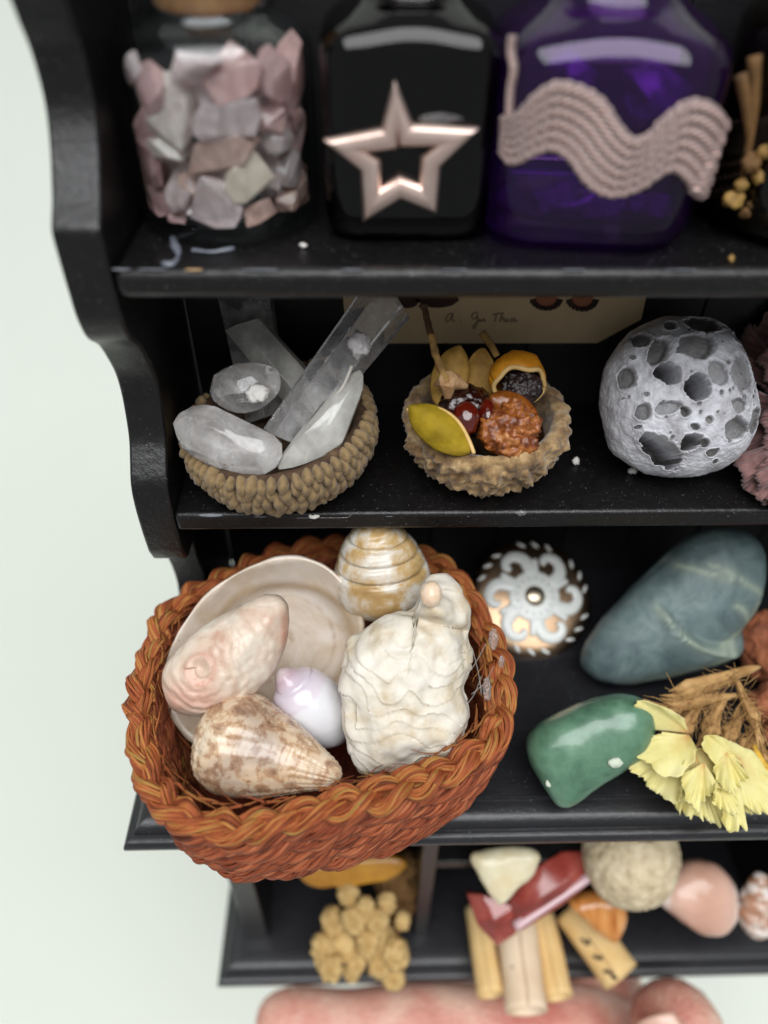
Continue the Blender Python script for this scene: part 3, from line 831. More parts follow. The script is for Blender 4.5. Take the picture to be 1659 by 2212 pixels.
def valve(c, d, L, W, B, ang, tiltn=(0, 0), th=4.0, tipc=0.0, n=26):
    """half a seed pod: a boat-shaped shell, long axis at angle ang, bulging towards the viewer by B (minus = hollow side shown)"""
    G = np.zeros((n, n, 3))
    for i in range(n):
        u = -1 + 2 * i / (n - 1)
        w = (1 - abs(u) ** 2.2) ** 0.75
        for j in range(n):
            v = -1 + 2 * j / (n - 1)
            G[i, j] = (u * L, v * W * max(w, 0.03), B * (1 - v * v) * (0.25 + 0.75 * w) * (1 if abs(u) < 1 else 1) + tipc * u * abs(u))
    V, Fc = sheet(G, th)
    a = math.radians(ang)
    Rz = np.array([[math.cos(a), -math.sin(a), 0], [math.sin(a), math.cos(a), 0], [0, 0, 1]])
    tx, ty = map(math.radians, tiltn)
    Rx = np.array([[1, 0, 0], [0, math.cos(tx), -math.sin(tx)], [0, math.sin(tx), math.cos(tx)]])
    Ry = np.array([[math.cos(ty), 0, math.sin(ty)], [0, 1, 0], [-math.sin(ty), 0, math.cos(ty)]])
    V = V @ (Rz @ Rx).T @ Ry.T
    V = disp(V, Fc, 2.0, 0.03, 3)
    return loc3(c, d, V), Fc
m_podY = mat('pod_yellow', [(0.3, S(116, 96, 14)), (0.55, S(158, 132, 24)), (0.75, S(182, 152, 54))], scale=2.4, rough=0.75, bump=0.5, bscale=22, bdist=0.015, spec=0.25)
m_podT = mat('pod_tan', [(0.3, S(150, 110, 44)), (0.55, S(196, 154, 76)), (0.78, S(216, 182, 110))], scale=3, rough=0.65, bump=0.4, bscale=24, bdist=0.01)
m_podO = mat('pod_orange', [(0.3, S(168, 100, 8)), (0.55, S(206, 134, 16)), (0.75, S(220, 156, 44))], scale=3, rough=0.55, bump=0.35, bscale=24, bdist=0.01)
m_podR = mat('pod_rim', [(0.3, S(196, 156, 90)), (0.7, S(228, 194, 130))], scale=4, rough=0.7)
def pod_thing(name, V, Fc, mt, label):
    return tag(mk(name, V, Fc, mt), label, 'seed pod', 'seed pods in the smaller acorn cup')
V, Fc = valve((950, 928), 9.35, 82, 40, 26, -36, (0, 0), 5, -8)
o = pod_thing('seed_pod', V, Fc, m_podY, 'olive yellow pointed half pod at the front left of the smaller acorn cup')
q = [(879, 886), (900, 879), (925, 879), (960, 888), (990, 912), (1010, 945), (1024, 980)]
V, Fc, st = tube(np.array([at(*p, d=9.32) for p in spline(q, 40)]), 0.026, 6)
mk('pod_rim', V, Fc, m_podR, o)
V, Fc = valve((972, 815), 9.95, 70, 38, 22, 72, (0, 0), 5)
pod_thing('seed_pod', V, Fc, m_podT, 'tan half pod standing at the back left of the smaller acorn cup')
V, Fc = valve((1035, 818), 10.05, 66, 34, -16, 82, (0, 0), 5)
pod_thing('seed_pod', V, Fc, m_podT, 'tan hollow half pod standing behind the berries')
# orange hood
o = thing('orange_pod', at(1115, 850, d=9.9), 'orange split pod with a dark wrinkled seed in the smaller acorn cup', 'seed pod', 'seed pods in the smaller acorn cup')
ax_ = np.array([0.16, -0.72, 0.68]); ax_ /= np.linalg.norm(ax_)
e1_ = np.cross(ax_, [0, 1.0, 0]); e1_ /= np.linalg.norm(e1_); e2_ = np.cross(ax_, e1_)
G = np.zeros((26, 60, 3))
for i in range(26):
    for j in range(60):
        az = 2 * math.pi * j / 59
        a0 = math.radians(56 + 12 * math.cos(az * 1.0 + 1.2) + 9 * math.cos(2 * az) + 4 * math.sin(5 * az))
        al = a0 + (math.pi * 0.97 - a0) * i / 25
        dirv = math.cos(al) * ax_ + math.sin(al) * (math.cos(az) * e1_ + math.sin(az) * e2_)
        G[i, j] = dirv * np.array([60, 56, 44]) * (1 + 0.05 * math.sin(3 * az) * (1 - i / 25))
V, Fc = sheet(G, 5)
V = disp(V, Fc, 3, 0.03, 3, 4)
mk('pod_shell', loc3((1118, 816), 9.82, V), Fc, m_podO, o)
V, Fc, st = tube(loc3((1118, 816), 9.82, G[0, :59] * 1.0), 0.034, 6, closed=True)
mk('pod_rim', V, Fc, m_podR, o)
m_seed = mat('dark_seed', [(0.3, S(16, 8, 10)), (0.6, S(44, 26, 26)), (0.85, S(86, 58, 54))], scale=6, rough=0.4, bump=0.8, bscale=16, coat=0.3)
V, Fc = ico(5)
W = disp(V * np.array([44, 40, 34]), Fc, 7, 0.09, 4)
mk('seed', loc3((1126, 838), 9.74, W), Fc, m_seed, o)
m_stem = mat('dry_stem', [(0.3, S(84, 56, 26)), (0.55, S(160, 124, 66)), (0.8, S(200, 166, 104))], scale=4, rough=0.8, bump=0.5, bscale=20)
Q = np.array([at(*p, d=9.95) for p in spline([(1040, 718), (1050, 730), (1062, 748), (1074, 770)], 16)])
V, Fc, st = tube(Q, np.linspace(0.05, 0.045, 16), 8); mk('stem', V, Fc, m_stem, o)
# berry cluster with long stem
o = thing('berry_pod', at(1010, 900, d=9.7), 'long stemmed pod with shiny red berries and pale sepals in the smaller acorn cup', 'berries')
V, Fc = ico(5)
W = disp(V * np.array([62, 58, 46]), Fc, 6, 0.06, 4, 2)
m_tar = mat('sticky_black', [(0.35, S(14, 6, 6)), (0.6, S(46, 14, 8)), (0.8, S(90, 30, 14))], scale=4, rough=0.15, coat=0.7, bump=0.6, bscale=10)
mk('husk', loc3((1006, 888), 9.72, W), Fc, m_tar, o)
m_berry = mat('red_berry', [(0.3, S(56, 10, 6)), (0.6, S(98, 24, 10)), (0.85, S(140, 58, 24))], scale=2.5, rough=0.12, coat=0.8, sss=0.2, bump=0.1, bscale=8)
for c, r_, d in (((1006, 904), (30, 38, 28), 9.45), ((1052, 898), (20, 38, 26), 9.52)):
    V, Fc = ico(4); W = disp(V * np.array(r_), Fc, 1.5, 0.06, 3)
    mk('berry', loc3(c, d, W), Fc, m_berry, o)
m_sepal = mat('sepal', [(0.3, S(168, 122, 80)), (0.7, S(220, 186, 140))], scale=4, rough=0.6, bump=0.3, bscale=20)
for k, pts in enumerate([[(968, 822), (968, 850), (966, 878)], [(968, 822), (1000, 832), (1020, 846)], [(966, 822), (948, 828), (936, 832)], [(970, 822), (985, 815), (992, 812)]]):
    Q = np.array([at(*p, d=9.42 + 0.02 * i) for i, p in enumerate(spline(pts, 12))])
    V, Fc, st = tube(Q, np.linspace(0.13, 0.008, 12), 8); mk('sepal', V, Fc, m_sepal, o)
Q = np.array([at(*p, d=9.42) for p in spline([(916, 658), (922, 690), (930, 720), (940, 760), (952, 795), (966, 825)], 40)])
V, Fc, st = tube(Q, np.concatenate([[0.07, 0.062], np.linspace(0.042, 0.05, 38)]) , 9)
V = disp(V, Fc, 0.015, 6)
n9 = 9
cutf = [f for f in Fc if len(f) == 4]
mk('stem', *compact(V, [f for f in Fc if max(f) >= 16 * n9 and len(f) == 4 or min(f) > 16 * n9]), m_stem, o)
mk('stem_tip', *compact(V, [f for f in Fc if max(f) < 16 * n9]), mat('brown_stem', [(0.3, S(58, 34, 20)), (0.7, S(104, 66, 38))], scale=4, rough=0.7, bump=0.5, bscale=20), o)
# dried fruit
V, Fc = ico(5)
W = V * np.array([66, 66, 46])
W = disp(W, Fc, 14, 0.03, 5, 5)
W = disp(W, Fc, 7, 0.11, 4, 2)
m_fig = mat('dried_fruit', [(0.25, S(52, 22, 8)), (0.42, S(112, 54, 20)), (0.56, S(160, 92, 36)), (0.74, S(196, 144, 88))], scale=4.5, rough=0.34, coat=0.3, bump=0.8, bscale=12, dist=1.0)
tag(mk('dried_fruit', loc3((1100, 930), 9.55, W), Fc, m_fig), 'glossy reddish brown shrivelled fruit at the front right of the smaller acorn cup', 'dried fruit')
V, Fc = valve((1108, 880), 9.55, 56, 30, 14, -25, (0, 0), 5)
tag(mk('fruit_skin', V, Fc, mat('fruit_skin', [(0.3, S(96, 44, 10)), (0.7, S(168, 96, 30))], scale=4, rough=0.3, coat=0.4, bump=0.4, bscale=16)), 'amber brown piece of skin above the shrivelled fruit', 'dried fruit')

# --- holed pebble
V, Fc = ico(8)
out = [(1300, 880), (1303, 815), (1325, 760), (1370, 712), (1420, 692), (1480, 690), (1540, 700), (1590, 755), (1622, 830), (1630, 900), (1612, 960), (1570, 1005), (1500, 1026), (1440, 1030), (1385, 1018), (1335, 985), (1312, 935)]
O = spline(out, 180, True) - np.array([1465, 860]); O[:, 1] *= -1
oa = np.arctan2(O[:, 1], O[:, 0]); od = np.hypot(O[:, 0], O[:, 1]); k = np.argsort(oa)
a = np.arctan2(V[:, 1], V[:, 0])
rad = np.interp(a, oa[k], od[k], period=2 * math.pi)
W = V * np.stack([rad, rad, np.full(len(V), 130)], 1)
W = disp(W, Fc, 7, 0.008, 3, 9)
W = disp(W, Fc, 1.2, 0.08, 4, 3)
pits = [(1490, 716, 40, 22, 0, 19, 0), (1461, 770, 40, 28, 12, 19, .6), (1387, 781, 18, 34, -28, 20, .2), (1400, 828, 25, 21, -20, 44, 0), (1453, 858, 25, 28, 0, 46, 0), (1495, 828, 21, 30, 8, 9, 1), (1555, 826, 29, 39, 0, 9, 1), (1559, 745, 15, 13, 0, 8, .8), (1534, 723, 9, 6, 0, 6, .4),
        (1397, 897, 23, 14, 10, 9, .9), (1430, 907, 11, 11, 0, 16, 0), (1357, 904, 13, 17, 0, 11, .6), (1546, 892, 21, 14, 0, 9, .8), (1598, 917, 16, 30, -18, 13, .6), (1546, 935, 29, 21, 10, 19, .5), (1479, 922, 9, 8, 0, 6, .2), (1451, 935, 12, 7, -20, 9, 0), (1451, 964, 19, 16, 15, 26, 0),
        (1402, 982, 52, 19, -38, 44, 0), (1482, 966, 11, 8, -30, 9, 0), (1503, 984, 12, 8, 0, 7, 0), (1420, 721, 14, 10, 30, 9, .2), (1619, 853, 9, 30, 0, 10, .7), (1595, 786, 9, 17, 0, 8, .6), (1363, 750, 20, 16, 30, 14, .2), (1330, 830, 14, 24, 0, 12, .3), (1520, 1000, 7, 5, 0, 4, 0), (1440, 1000, 8, 6, 0, 5, 0), (1585, 870, 5, 5, 0, 5, 0)]
lip = np.zeros(len(W)); lining_shade = np.zeros(len(W)); sink = np.zeros(len(W))
front = W[:, 2] > -25
jn = fbm(W, 0.045, 4, 7)
for k in range(46):
    a_ = rng.uniform(0, 6.283); r0 = 150 * math.sqrt(rng.uniform(0.02, 0.95))
    q_ = rng.uniform(2.5, 6.5)
    pits.append((1465 + r0 * math.cos(a_), 860 + r0 * math.sin(a_), q_, q_ * rng.uniform(0.6, 1.1), rng.uniform(0, 90), q_ * 0.9, 0.5))
for pxp, pyp, ra, rb, an, dep, fl in pits:
    u = W[:, 0] - (pxp - 1465); v = W[:, 1] + (pyp - 860)
    an = math.radians(an); uu = u * math.cos(an) + v * math.sin(an); vv = -u * math.sin(an) + v * math.cos(an)
    q = np.sqrt((uu / ra) ** 2 + (vv / rb) ** 2) * (1 + 0.24 * jn)
    m_ = np.where(front, np.clip((1.06 - q) / (0.22 if dep > 20 else 0.34), 0, 1), 0); m_ = m_ * m_ * (3 - 2 * m_)
    lip = np.maximum(lip, np.where(front, 3.5 * np.exp(-((q - 1.16) / 0.12) ** 2), 0))
    sink = np.maximum(sink, m_ * min(150, dep * (3.0 if dep > 20 else 1.3)))
    lining_shade = np.maximum(lining_shade, (0.95 - 0.35 * fl) * np.clip((0.98 - q) / 0.12, 0, 1) * front)  # grey mineral lining in shallow pits; stronger in deep holes as painted-in shade
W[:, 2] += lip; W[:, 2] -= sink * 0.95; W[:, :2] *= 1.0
m_hol, nt, p, out_ = newmat('pale_grey_stone')
v = coords(nt)
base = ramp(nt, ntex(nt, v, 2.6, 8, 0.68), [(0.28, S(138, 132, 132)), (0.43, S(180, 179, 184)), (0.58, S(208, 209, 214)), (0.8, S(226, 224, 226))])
lining_shade_col = ramp(nt, ntex(nt, v, 9, 6), [(0.3, S(62, 60, 58)), (0.6, S(98, 95, 92)), (0.85, S(150, 146, 140))])  # grey of the pit lining, also the painted shade of the deep holes
at_ = nt.nodes.new('ShaderNodeAttribute'); at_.attribute_name = 'lining_shade'
mx = nt.nodes.new('ShaderNodeMixRGB'); nt.links.new(at_.outputs['Fac'], mx.inputs[0]); nt.links.new(base, mx.inputs[1]); nt.links.new(lining_shade_col, mx.inputs[2])
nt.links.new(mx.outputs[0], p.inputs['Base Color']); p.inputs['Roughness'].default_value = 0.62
b = nt.nodes.new('ShaderNodeBump'); b.inputs['Strength'].default_value = 0.5; b.inputs['Distance'].default_value = 0.02
nt.links.new(ntex(nt, v, 16, 7, 0.7), b.inputs['Height']); nt.links.new(b.outputs[0], p.inputs['Normal'])
W3 = loc3((1465, 860), rest((1465, 860), W, Z2), W)
tag(mk('holed_pebble', W3, Fc, m_hol, attrs={'lining_shade': lining_shade}), 'pale grey rounded pebble riddled with holes on the middle shelf', 'stone')

# --- card on the back wall
yc = 2.56
m_card = mat('aged_card', [(0.3, S(196, 170, 132)), (0.7, S(216, 192, 154))], scale=1.2, rough=0.85, bump=0.15, bscale=40, bdist=0.005)
m_ink = mat('brown_ink', S(142, 120, 96), rough=0.9)
m_inkd = mat('dark_ink', [(0.3, S(44, 30, 26)), (0.7, S(70, 48, 40))], scale=8, rough=0.9)
m_inkr = mat('rust_ink', [(0.3, S(140, 82, 58)), (0.7, S(176, 116, 84))], scale=8, rough=0.9)
card = thing('label_card', at(1050, 742, y=yc), 'cream card with clipped corner and faint handwriting on the back wall', 'card')
pb_ = [at(742, 655, y=yc), at(752, 742, y=yc), at(1290, 741, y=yc), at(1385, 690, y=yc), at(1396, 640, y=yc)]
poly = [(p[0], p[2]) for p in pb_]; poly += [(poly[-1][0], -3.75), (poly[0][0], -3.75)]
n = len(poly)
V = np.array([(x, yc, z) for x, z in poly] + [(x, yc + 0.035, z) for x, z in poly])
Fc = [tuple(range(n)), tuple(range(2 * n - 1, n - 1, -1))] + [(i, i + n, (i + 1) % n + n, (i + 1) % n) for i in range(n)]
mk('paper', V, Fc, m_card, card, smooth=False)
def ink(name, pts, r_, mt, yo=yc - 0.004):
    Q = np.array([at(*p, y=yo) for p in spline(pts, max(6, 5 * len(pts)))])
    V, Fc, st = tube(Q, r_, 5); V[:, 1] = yo + (V[:, 1] - yo) * 0.15
    return V, Fc
def zz(pts): return [(847 + 0.0 + (x * 780 / 1659 + 860 - 980) * 0.864 + 0, (y * 140 / 298 + 740) * 0.864) for x, y in pts]
strokes = {'letter': [
    [[(575, 92), (552, 100), (540, 128), (550, 136), (568, 118), (580, 90), (574, 128), (590, 134)]],           # a
    [[(618, 130), (624, 132)]],                                                                                # .
    [[(712, 96), (700, 88), (682, 98), (680, 116), (696, 122), (710, 104), (708, 140), (694, 172), (684, 164), (704, 142), (724, 132)]],  # G
    [[(722, 122), (724, 134), (738, 128), (742, 120), (744, 134), (754, 130)]],                               # u
    [[(788, 100), (812, 94), (836, 92)], [(812, 96), (800, 136)]],                                             # T
    [[(846, 86), (828, 136), (838, 120), (850, 118), (852, 136), (860, 132)]],                                 # h
    [[(868, 120), (866, 136), (876, 132)]],                                                                    # i
    [[(906, 120), (890, 122), (886, 136), (900, 134), (908, 120), (908, 136), (926, 132)]]]}                   # a
for L_ in strokes['letter']:
    V, Fc = cat(*[ink('s', zz(s_), 0.012, m_ink) for s_ in L_])
    mk('letter', V, Fc, m_ink, card)
def fringe(cx_, cy_, rx, ry, n_, a0, a1):
    parts = []
    for k in range(n_):
        a = math.radians(a0 + (a1 - a0) * k / (n_ - 1))
        p0 = (cx_ + rx * 0.62 * math.cos(a), cy_ + ry * 0.62 * math.sin(a)); p1 = (cx_ + rx * math.cos(a), cy_ + ry * math.sin(a))
        parts.append(ink('f', [p0, ((p0[0] + p1[0]) / 2, (p0[1] + p1[1]) / 2), p1], 0.034, m_inkd, yc - 0.008))
    return cat(*parts)
for cx_, cy_, rx, ry in ((1180, 645, 36, 26), (1258, 645, 36, 28)):
    V, Fc = fringe(cx_, cy_, rx, ry, 9, 15, 165); mk('drawn_fringe', V, Fc, m_inkd, card)
    O = [(cx_ + rx * 0.66 * math.cos(t), cy_ + ry * 0.66 * math.sin(t)) for t in np.linspace(0, 2 * math.pi, 24, endpoint=False)]
    V = np.array([at(*p, y=yc - 0.003) for p in O]); mk('drawn_wing', V, [tuple(range(23, -1, -1))], m_inkr, card, smooth=False)
for cx_, cy_, rx, ry in ((945, 645, 46, 20), (880, 648, 26, 18)):
    O = [(cx_ + rx * math.cos(t) * (1 + .04 * math.sin(9 * t)), cy_ + ry * math.sin(t)) for t in np.linspace(0, 2 * math.pi, 36, endpoint=False)]
    V = np.array([at(*p, y=yc - 0.003) for p in O]); mk('drawn_wing', V, [tuple(range(35, -1, -1))], m_inkd, card, smooth=False)

# --- fabric flower at the right edge
def fan(base, edge, c, d, rip=10, nr=7, th=3.0, m_=16, n_=60, frill=4.0, droop=0.0, seed=0.0):
    """ruffled petal: base point and edge curve in grid coordinates (x, y, height)"""
    E_ = spline(edge, n_)
    b_ = np.array(base, float)
    G = np.zeros((m_, n_, 3))
    for i in range(m_):
        t = i / (m_ - 1)
        for j in range(n_):
            s = j / (n_ - 1)
            fr = 1 + (frill / 100) * (noise.noise((s * 14 + seed, seed, 0.3)) + 0.6 * noise.noise((s * 40 + seed, 1.1, seed))) * t ** 3
            p = b_ + (E_[j] - b_) * t * fr
            w = rip * math.sin(s * nr * math.pi + seed) * t ** 1.5 + rip * 0.9 * noise.noise((s * 4 + seed, t * 1.5, seed)) * t + rip * 0.55 * math.sin(s * nr * 5.3 * math.pi + 3 * noise.noise((s * 6, seed, 2.0))) * t ** 5
            G[i, j] = (p[0] - c[0], -(p[1] - c[1]), p[2] + w - droop * t * t)
    V, Fc = sheet(G, th)
    fan.t = np.tile(np.repeat(np.arange(m_) / (m_ - 1), n_), 2)
    return loc3(c, d, V), Fc
m_fab = mat('dusty_pink_fabric', [(0.3, S(88, 56, 54)), (0.5, S(126, 88, 84)), (0.75, S(158, 118, 112))], scale=2.0, rough=0.85, bump=0.6, bscale=60, bdist=0.01, sheen=0.5, stretch=(1, 1, 6))
fl = thing('fabric_flower', at(1680, 1080, z=Z2), 'dusty pink pleated fabric flower at the right edge of the middle shelf', 'fabric flower')
cF = (1720, 890)
for k, (b_, e_, d_) in enumerate([((1720, 880, 40), [(1660, 640, 0), (1610, 700, 0), (1600, 790, 5), (1640, 850, 20)], 10.9),
                                  ((1730, 900, 50), [(1625, 850, 10), (1600, 930, 10), (1590, 990, 20), (1640, 1020, 30)], 10.6),
                                  ((1740, 930, 60), [(1590, 985, 20), (1580, 1010, 25), (1600, 1060, 30), (1650, 1110, 30), (1720, 1130, 30)], 10.35),
                                  ((1740, 900, 70), [(1640, 860, 40), (1620, 920, 50), (1630, 990, 60), (1670, 1040, 60)], 10.5),
                                  ((1750, 960, 80), [(1625, 990, 50), (1610, 1040, 50), (1640, 1090, 50), (1700, 1110, 50)], 10.3),
                                  ((1740, 820, 60), [(1660, 720, 30), (1630, 780, 30), (1640, 830, 40), (1680, 860, 40)], 10.7),
                                  ((1760, 880, 40), [(1700, 660, 0), (1800, 700, 0), (1860, 850, 0), (1860, 1000, 0), (1760, 1100, 10)], 10.7)]):
    V, Fc = fan(b_, e_, cF, d_, rip=14, nr=7, th=4, frill=3, seed=k * 1.7)
    V[:, 1] = np.minimum(V[:, 1], 2.5); V[:, 2] = np.maximum(V[:, 2], Z2 + 0.01)
    mk('petal', V, Fc, m_fab, fl)
# ================================================================== BASKET OF SHELLS
ZR = -8.55                                     # height of the basket rim
rimpx = [(300, 1550), (322, 1430), (368, 1328), (462, 1262), (610, 1196), (770, 1178), (925, 1214), (1012, 1300), (1066, 1405), (1083, 1500), (1064, 1592), (950, 1672), (815, 1722), (665, 1758), (520, 1785), (405, 1765), (338, 1705), (310, 1640)]
RW = np.array([at(*p, z=ZR)[:2] for p in rimpx])
NB = 720
RIM = spline(RW, NB, True)
RC = RIM.mean(0)
basket = thing('shell_basket', (RC[0], RC[1], Z3), 'rust orange plaited raffia basket full of shells on the counter', 'basket')
m_raf = mat('raffia', [(0.32, S(86, 42, 22)), (0.42, S(140, 68, 36)), (0.51, S(172, 90, 46)), (0.57, S(186, 126, 64)), (0.66, S(150, 122, 58))], scale=1.0, detail=6, rough=0.6, attr='st', stretch=(0.9, 2.0, 1), bump=0.9, bscale=6.0, bdist=0.02, spec=0.35)
m_rafr = mat('raffia_rust', [(0.32, S(84, 40, 24)), (0.44, S(138, 68, 42)), (0.54, S(170, 92, 58)), (0.68, S(196, 122, 82))], scale=1.0, detail=6, rough=0.65, attr='st', stretch=(0.9, 2.0, 1), bump=0.9, bscale=6.0, bdist=0.02, spec=0.3)
def closed_frame(Pc):
    T = np.roll(Pc, -1, 0) - np.roll(Pc, 1, 0); T /= np.linalg.norm(T, axis=1, keepdims=True)
    return T, np.stack([T[:, 1], -T[:, 0]], 1)
def ring_of(scale_, dz, n=NB):
    return RC + (RIM - RC) * scale_, ZR + dz
def strand(Pc, z, lat, ver, rad, nf, twist, ph, seedb, flat=0.75, nseg=7, fr=0.5):
    """bundle of fibres following the closed loop Pc, offset sideways by lat and up by ver (arrays)"""
    T, Nn = closed_frame(Pc)
    n = len(Pc); s = np.arange(n) / n
    parts = []
    for k in range(nf):
        a = 2 * math.pi * (k / nf + twist * s) + ph
        rr = rad * (0.62 if k else 0.2) * (1 + 0.15 * np.sin(2 * math.pi * (5 * s) + k * 2))
        wob = 1 + 0.35 * np.array([noise.noise((si * 22, seedb * 1.3, 0.7)) for si in s])
        off = lat * wob + rr * np.cos(a); up = ver * wob + flat * rr * np.sin(a)
        jit = np.array([noise.noise((si * 60, k * 3.3, seedb)) + 0.8 * noise.noise((si * 17, k * 5.3, seedb + 2)) for si in s]) * rad * 0.26
        Q = np.column_stack([Pc[:, 0] + Nn[:, 0] * (off + jit), Pc[:, 1] + Nn[:, 1] * (off + jit), z + up])
        wr = rad * fr * (0.85 + 0.3 * np.array([noise.noise((si * 40, k * 1.7, seedb + 5)) for si in s]))
        V, Fc, st = tube(Q, wr, nseg, closed=True, seed=seedb + k * 1.37)
        parts.append((V, Fc, st + np.array([k * 3.1, 0, 0])))
    return catst(parts)
s_ = np.arange(NB) / NB
NC = 11
w_ = 0.135
for k in range(3):
    ph = 2 * math.pi * k / 3
    pj = np.array([0.9 * noise.noise((math.cos(6.2832 * q) * 2.5, math.sin(6.2832 * q) * 2.5, k * 0.8)) for q in s_])
    lat = w_ * np.sin(2 * math.pi * NC * s_ + ph + pj) * 0.85
    ver = 0.085 * np.sin(2 * (2 * math.pi * NC * s_ + ph + pj)) + 0.04 * np.sin(2 * math.pi * 3 * s_)
    V, Fc, st = strand(RIM, ZR, lat, ver, 0.115, 18, 9, ph, k * 11.0, 0.8, 5, 0.24)
    mk('rim_strand', V, Fc, m_raf, basket, attrs={'st': st})
rowsz = [(-0.30, 1.0), (-0.62, 0.985), (-0.94, 0.965), (-1.26, 0.945), (-1.58, 0.92), (-1.86, 0.885)]
for r_, (dz, sc) in enumerate(rowsz):
    Pc = RC + (RIM - RC) * sc
    for k in range(2):
        ph = math.pi * k + r_ * 1.1
        n_tw = 9 + (r_ % 2)
        lat = 0.06 * np.cos(2 * math.pi * n_tw * s_ + ph); ver = 0.095 * np.sin(2 * math.pi * n_tw * s_ + ph) + 0.03 * np.sin(2 * math.pi * 4 * s_ + r_)
        V, Fc, st = strand(Pc, ZR + dz, lat, ver, 0.14, 16, 13, ph, 40 + r_ * 7.0 + k * 3, 1.15, 5, 0.25)
        V[:, 2] = np.maximum(V[:, 2], Z3 + 0.004)
        mk('weave_strand', V, Fc, m_rafr, basket, attrs={'st': st})
# floor of the basket
n = NB // 4
O = RC + (RIM[::4] - RC) * 0.88
V = []
for t in (1.0, 0.66, 0.33):
    V += [(RC[0] + (p[0] - RC[0]) * t, RC[1] + (p[1] - RC[1]) * t, Z3 + 0.16) for p in O]
V += [(p[0], p[1], Z3 + 0.03) for p in O]
V.append((RC[0], RC[1], Z3 + 0.16))
V = np.array(V)
Fc = [(a[3], a[2], a[1], a[0]) for a in grid_faces(3, n, False, True)] + [(2 * n + (j + 1) % n, 2 * n + j, len(V) - 1) for j in range(n)][::1]
Fc += [(j, (j + 1) % n, 3 * n + (j + 1) % n, 3 * n + j) for j in range(n)] + [tuple(3 * n + j for j in range(n))[::-1]]
V = disp(V, Fc, 0.03, 2.0)
m_floor = mat('raffia_floor', [(0.3, S(80, 30, 14)), (0.6, S(128, 54, 26)), (0.8, S(150, 72, 36))], scale=6, rough=0.8, bump=0.8, bscale=18)
mk('basket_floor', V, Fc, m_floor, basket)
# loose fibres sticking out of the weave
parts = []
for k in range(420):
    i = rng.integers(NB); r_ = rng.integers(0, 6); dz, sc = rowsz[r_] if k % 3 else (0.1, 1.0)
    Pc = RC + (RIM - RC) * sc
    T, Nn = closed_frame(Pc)
    p = np.array([Pc[i][0], Pc[i][1], ZR + dz]) + np.array([*(Nn[i] * 0.2), 0])
    sg = 1 if k % 2 else -1
    q = [p]; dirv = np.array([T[i][0] * sg, T[i][1] * sg, rng.uniform(-.25, .25)]) + np.array([*(Nn[i] * rng.uniform(0.05, 0.35)), 0])
    for j in range(5):
        dirv = dirv + rng.normal(size=3) * 0.16; q.append(q[-1] + dirv * rng.uniform(0.04, 0.09))
    parts.append(tube(np.array(q), np.linspace(0.012 + 0.01 * (k % 5 == 0), 0.004, 6), 4, seed=k * 0.3))
V, Fc, st = catst(parts)
V[:, 2] = np.maximum(V[:, 2], Z3 + 0.01)
tag(mk('loose_fibres', V, Fc, m_raf, basket, attrs={'st': st}), kind='stuff')

# ---- shells
def lathe_shell(c, d, ang, tilt, prof, n=120, m=90, pitch=None, dip=0.0, wdt=0.10, knob=None, start=0.0, ecc=1.0, phase=0.0, end=1.0):
    """spiral shell as a body of revolution with a spiral suture. prof: (along, radius) in grid units, apex first"""
    A_, B_, C_ = axis3(ang, tilt)
    Pp = spline(prof, m)
    th = np.linspace(0, 2 * math.pi, n, endpoint=False)
    L = prof[-1][0] - prof[0][0]
    V = []
    for a, r in Pp:
        rr = np.full(n, r)
        if pitch:
            f = (a - prof[0][0]) / L
            if f < end:
                x = ((a - prof[0][0]) / pitch - th / (2 * math.pi) + phase) % 1.0
                g = np.exp(-((np.minimum(x, 1 - x)) / wdt) ** 2)
                fade = np.clip((end - f) / 0.06, 0, 1)
                rr = rr * (1 - dip * g * fade)
        V.append(a * A_[None, :] + rr[:, None] * (np.cos(th)[:, None] * B_ + ecc * np.sin(th)[:, None] * C_))
    V = np.vstack(V)
    Fc = grid_faces(m, n, False, True) + [tuple(range(n - 1, -1, -1)), tuple(range(len(V) - n, len(V)))]
    Fc = [tuple(reversed(f)) for f in Fc]
    st = np.column_stack([np.repeat(Pp[:, 0], n), np.tile(th, m), np.zeros(n * m)])
    return V, Fc, st
def shell(name, V, Fc, c, d, mt, label, attrs=None):
    o = mk(name, loc3(c, d, V), Fc, mt, attrs=attrs)
    return tag(o, label, 'shell', 'shells in the basket')

